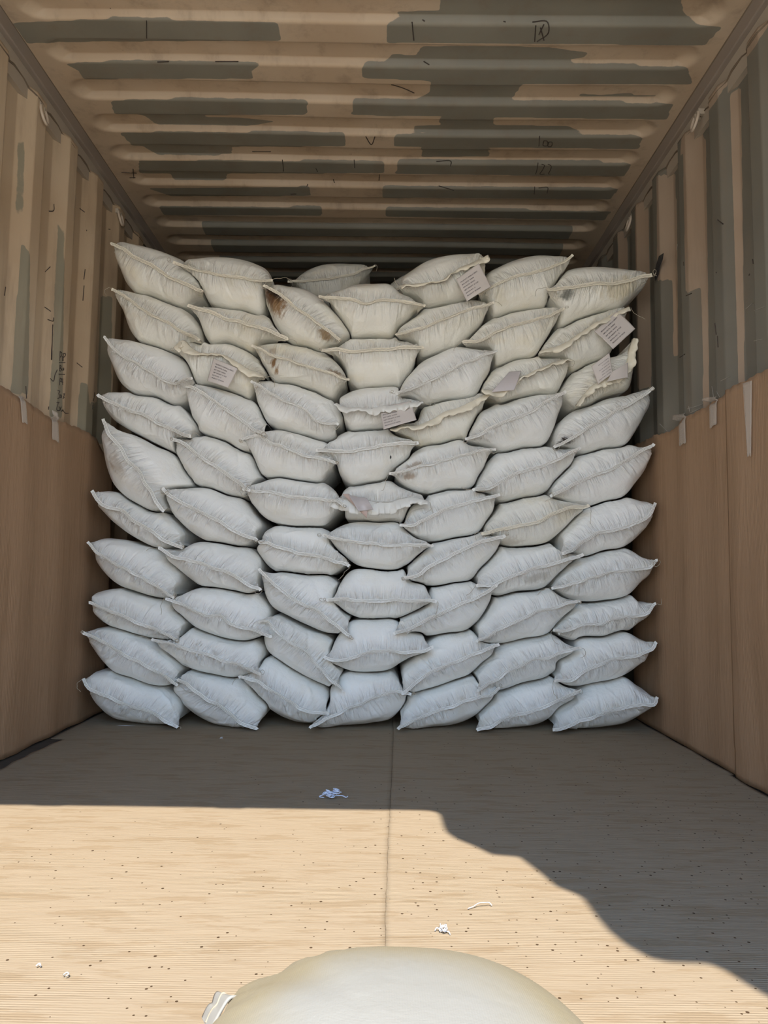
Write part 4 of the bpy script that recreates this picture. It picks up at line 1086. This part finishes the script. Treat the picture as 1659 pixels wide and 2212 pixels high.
# ------------------------------------------------------------------ pen marks and scuffs on the left wall and roof
def strokes(name, key_bvh, parent, lines, org, sc, r, mat, lift):
    g = Geo()
    for ln in lines:
        pts = []
        for (x, y) in curve(ln, max(6, len(ln) * 4)) if len(ln) > 2 else [(ln[0][0] + (ln[1][0] - ln[0][0]) * t, ln[0][1] + (ln[1][1] - ln[0][1]) * t) for t in np.linspace(0, 1, 5)]:
            h, nrm = raycast(key_bvh, org[0] + x / sc, org[1] + y / sc)
            if h is None: continue
            pts.append(np.array(h + (Vector(CAM) - h).normalized() * lift))
        if len(pts) > 2: g.tube(pts, r, 4)
    if g.v:
        g.build(name, mat, parent)
wl_b, rf_b = TB['wl'], bvh_of(ceiling)
HW = [[(400,190),(395,300),(392,400)],[(398,195),(430,210),(428,290),(400,320)],[(450,290),(445,400)],[(470,240),(468,400)],[(468,245),(510,235),(505,300),(470,325)],
      [(380,435),(510,437)],[(395,490),(385,610)],[(395,495),(418,500),(410,545),(388,555),(420,575),(410,620),(385,610)],[(440,555),(440,600),(465,600),(478,550),(480,605)],
      [(370,685),(500,692)],[(400,765),(385,925)],[(400,770),(425,790),(418,840),(392,850)],[(440,780),(430,855),(465,860)],[(458,780),(455,920)],
      [(350,1045),(395,1050),(370,1115),(395,1150),(380,1200),(345,1215)],[(410,1130),(402,1180),(420,1200),(435,1160),(415,1130)],[(500,1100),(465,1225)],[(470,1110),(480,1120)],[(488,1185),(494,1195)],
      [(330,1300),(380,1300)],[(360,1305),(345,1475),(375,1480)],[(375,1390),(430,1495)],[(425,1395),(385,1480)],[(440,1495),(460,1460),(480,1500),(520,1535),(580,1535)],
      [(190,778),(250,840),(290,700),(340,590)],[(228,0),(215,150),(208,375)],[(152,1390),(150,1455)]]
strokes('pen_writing', wl_b, wall_left, HW, (90, 740), 10.05, .0016, M_PEN, .002)
WM = [[(430,150),(425,205),(390,207)],[(635,185),(675,215)],[(380,1070),(425,1080),(428,1055)],[(420,1110),(412,1390)],[(400,650),(360,690)],[(678,670),(668,750)],[(670,800),(660,920)],
      [(612,1415),(655,1450)],[(755,1650),(742,1720)],[(738,1750),(735,1785)],[(205,1600),(212,1700)],[(45,810),(35,880)],[(355,970),(405,1005)],[(690,355),(690,366)],[(865,350),(878,352)]]
strokes('scuff_marks', wl_b, wall_left, WM, (0, 400), 3.687, .0018, M_PEN, .002)
CM = [[(630,190),(610,500)],[(760,330),(740,480),(860,480),(850,340),(770,330)],[(900,370),(880,500),(980,500),(990,370),(910,370)],
      [(585,985),(550,1200),(510,1330)],[(690,1030),(770,1060),(720,1200),(640,1330),(780,1325)],[(880,1030),(970,1080),(930,1250),(890,1320),(960,1325)],
      [(485,1700),(470,1930)],[(600,1740),(880,1745),(850,1900)]]
strokes('pen_numbers', rf_b, ceiling, CM, (1120, 280), 13.825, .0016, M_PEN, .002)
RM = [[(633,90),(634,165)],[(680,268),(730,266)],[(930,266),(1030,266)],[(1580,590),(1605,625),(1620,590)],[(1220,690),(1225,740)],[(1330,795),(1325,805)],[(1090,655),(1170,655)],[(575,730),(578,770)],[(525,745),(590,748)],[(560,768),(585,768)],
      [(1365,728),(1372,742)],[(1530,690),(1532,725)],[(1640,755),(1637,780)],[(1440,775),(1445,790)],[(1255,838),(1280,838)]]
strokes('scuff_marks', rf_b, ceiling, RM, (0, 0), 2.0, .0018, M_PEN, .002)
RM2 = [[(30,365),(80,380),(130,402)],[(640,95),(705,95),(710,140),(660,180)],[(655,110),(650,180)],[(675,120),(690,175)],[(690,105),(668,150)],[(120,95),(128,175)],[(165,85),(175,92)],[(225,697),(290,702),(285,718)],[(235,803),(300,822)],[(170,265),(195,280)],[(515,92),(525,95)]]
strokes('scuff_marks', rf_b, ceiling, RM2, (830, 0), 2.0, .0018, M_PEN, .002)
wr_b = TB['wr']
RW = [[(450,880),(495,860)],[(400,1370),(440,1345)],[(430,610),(432,640)],[(700,275),(745,310)],[(690,690),(690,700)],[(980,590),(985,625)],[(950,720),(955,705)],[(680,1100),(690,1190)],[(700,1200),(705,1290)]]
strokes('scuff_marks', wr_b, wall_right, RW, (1360, 400), 3.685, .0018, M_PEN, .002)
SC = [[(725,1558),(800,1522)],[(460,1780),(585,1745)],[(480,1815),(560,1780)],[(925,985),(985,935)],[(990,1000),(1080,965)],[(990,1240),(1060,1225)],[(470,1760),(480,1810)],[(655,1600),(670,1700)],[(690,1640),(720,1690)],[(380,470),(375,520)],[(240,1900),(300,1960)]]
strokes('scratches', wr_b, wall_right, SC, (1360, 400), 3.685, .0012, plain('bare_scratch', (.34,.31,.26), .6), .002)

# dark strip of rag caught on the right wall, tied by a cord to the top right sack
h, _ = raycast(wr_b, 1424, 572)
hp = np.array(h) if h is not None else at_x(1424, 572, XR)
root = empty('rag_scrap', hp)
tag(root, 'small black rag scrap caught on the right wall above the top right sack', 'rag')
out = [(1416,606,.004),(1414,590,.010),(1418,572,.014),(1424,553,.018),(1433,547,.020),(1431,560,.014),(1426,575,.010),(1422,592,.006)]
Vf = np.array([at_x(x, y, hp[0] - d) for x, y, d in out])
bm_f = [(0, 1, 7), (1, 2, 6, 7), (2, 3, 5, 6), (3, 4, 5)]
ob = mesh_obj('rag_cloth', Vf, bm_f, M_DARK, root, False)
s_ = ob.modifiers.new('thickness', 'SOLIDIFY'); s_.thickness = .003; s_.offset = 0
c0 = np.array(at_x(1417, 590, hp[0] - .010)); c1 = np.array(at_y(1407, 597, SACKS[10,7][1] - .004))
v, f = tube(curve([c0, (c0 + c1) / 2 + np.array([0, 0, -.008]), c1], 16), .0018, 6)
mesh_obj('cord', v, f, M_THREAD, root)

# ------------------------------------------------------------------ litter on the floor
def clump(px, py, pts_rel, r, mat, label, name='thread_clump'):
    o3 = at_z(px, py, .0085)
    g = Geo()
    for path in pts_rel:
        g.tube(curve([o3 + np.array(q) for q in path], max(12, len(path) * 5)), r, 6)
    o = g.build(name, mat)
    return tag(o, label, 'thread')
rg = np.random.default_rng(5)
loops = []
for _ in range(18):
    c = np.array([rg.normal(0, .009), rg.normal(0, .006), .005 + abs(rg.normal(0, .006))]); rad = rg.uniform(.004, .010); ph = rg.random() * 6
    tl = rg.normal(0, .5, 2)
    loops.append([c + np.array([rad * math.cos(t + ph), rad * math.sin(t + ph), rad * .5 * (math.cos(t) * tl[0] + math.sin(t) * tl[1])]) for t in np.linspace(0, 5.6, 9)])
for l in loops:
    for q in l: q[2] = max(q[2], 0)
loops.append([(.012, 0, .004), (.03, .004, .003), (.04, -.003, .001), (.044, .005, .001)])
loops.append([(-.012, 0, .006), (-.024, .006, .004), (-.033, .002, .001), (-.02, -.008, .001)])
clump(716, 1722, loops, .0014, plain('blue_white_thread', (.60, .66, .80), .7), 'bluish white tangle of thread on the shaded floor just beyond the sunlight edge')
loops2 = []
for _ in range(4):
    c = np.array([rg.normal(.0, .004), rg.normal(-.002, .004), .004]); rad = rg.uniform(.004, .006); ph = rg.random() * 6
    loops2.append([c + np.array([rad * math.cos(t + ph), rad * math.sin(t + ph), .003 * math.sin(t * 1.3) + .001]) for t in np.linspace(0, 6.0, 9)])
loops2.append([(-.002, .003, .003), (-.003, .012, .006), (-.002, .022, .003), (-.001, .028, .0)])
loops2.append([(-.002, .0, .002), (-.010, .004, .004), (-.013, .0, .001)])
loops2.append([(.004, -.004, .002), (.010, -.008, .003), (.012, -.012, .0)])
clump(956, 2012, loops2, .0010, M_WHITE_THREAD, 'knotted white thread on the sunlit floor just beyond the nearest sack')
clump(1035, 1958, [[(-.022, -.012, .001), (-.012, -.006, .002), (.0, .0, .006), (.010, .002, .006), (.020, .006, .004), (.024, .002, .001)]], .0009, M_WHITE_THREAD, 'single wavy white thread lying on the sunlit floor right of centre', 'thread_strand')
clump(478, 1595, [[(-.004, -.006, .001), (.004, .0, .004), (.0, .008, .003), (-.005, .004, .001)], [(.002, -.008, .001), (.006, -.003, .002)]], .0012, M_WHITE_THREAD, 'tiny pale thread scrap on the shaded floor in front of the left sacks', 'thread_scrap')
clump(142, 2108, [[(-.004, .0, .001), (.0, .004, .003), (.004, .001, .002), (.001, -.003, .001)]], .0013, plain('grey_thread', (.35,.33,.30), .8), 'tiny grey thread curl on the sunlit floor at the lower left', 'thread_scrap')
clump(82, 2088, [[(-.003, .0, .001), (.001, .003, .003), (.004, .0, .001)]], .0013, M_WHITE_THREAD, 'tiny white thread scrap on the sunlit floor near the left edge', 'thread_scrap')
a, b = at_z(252, 1568, .004), at_z(294, 1569, .004)
v, f = tube([a, (a + b) / 2 + np.array([0, 0, .002]), b], .0022, 6)
o = mesh_obj('straw', v, f, M_WHITE_THREAD); tag(o, 'thin white straw on the floor under the bottom left sack', 'straw')
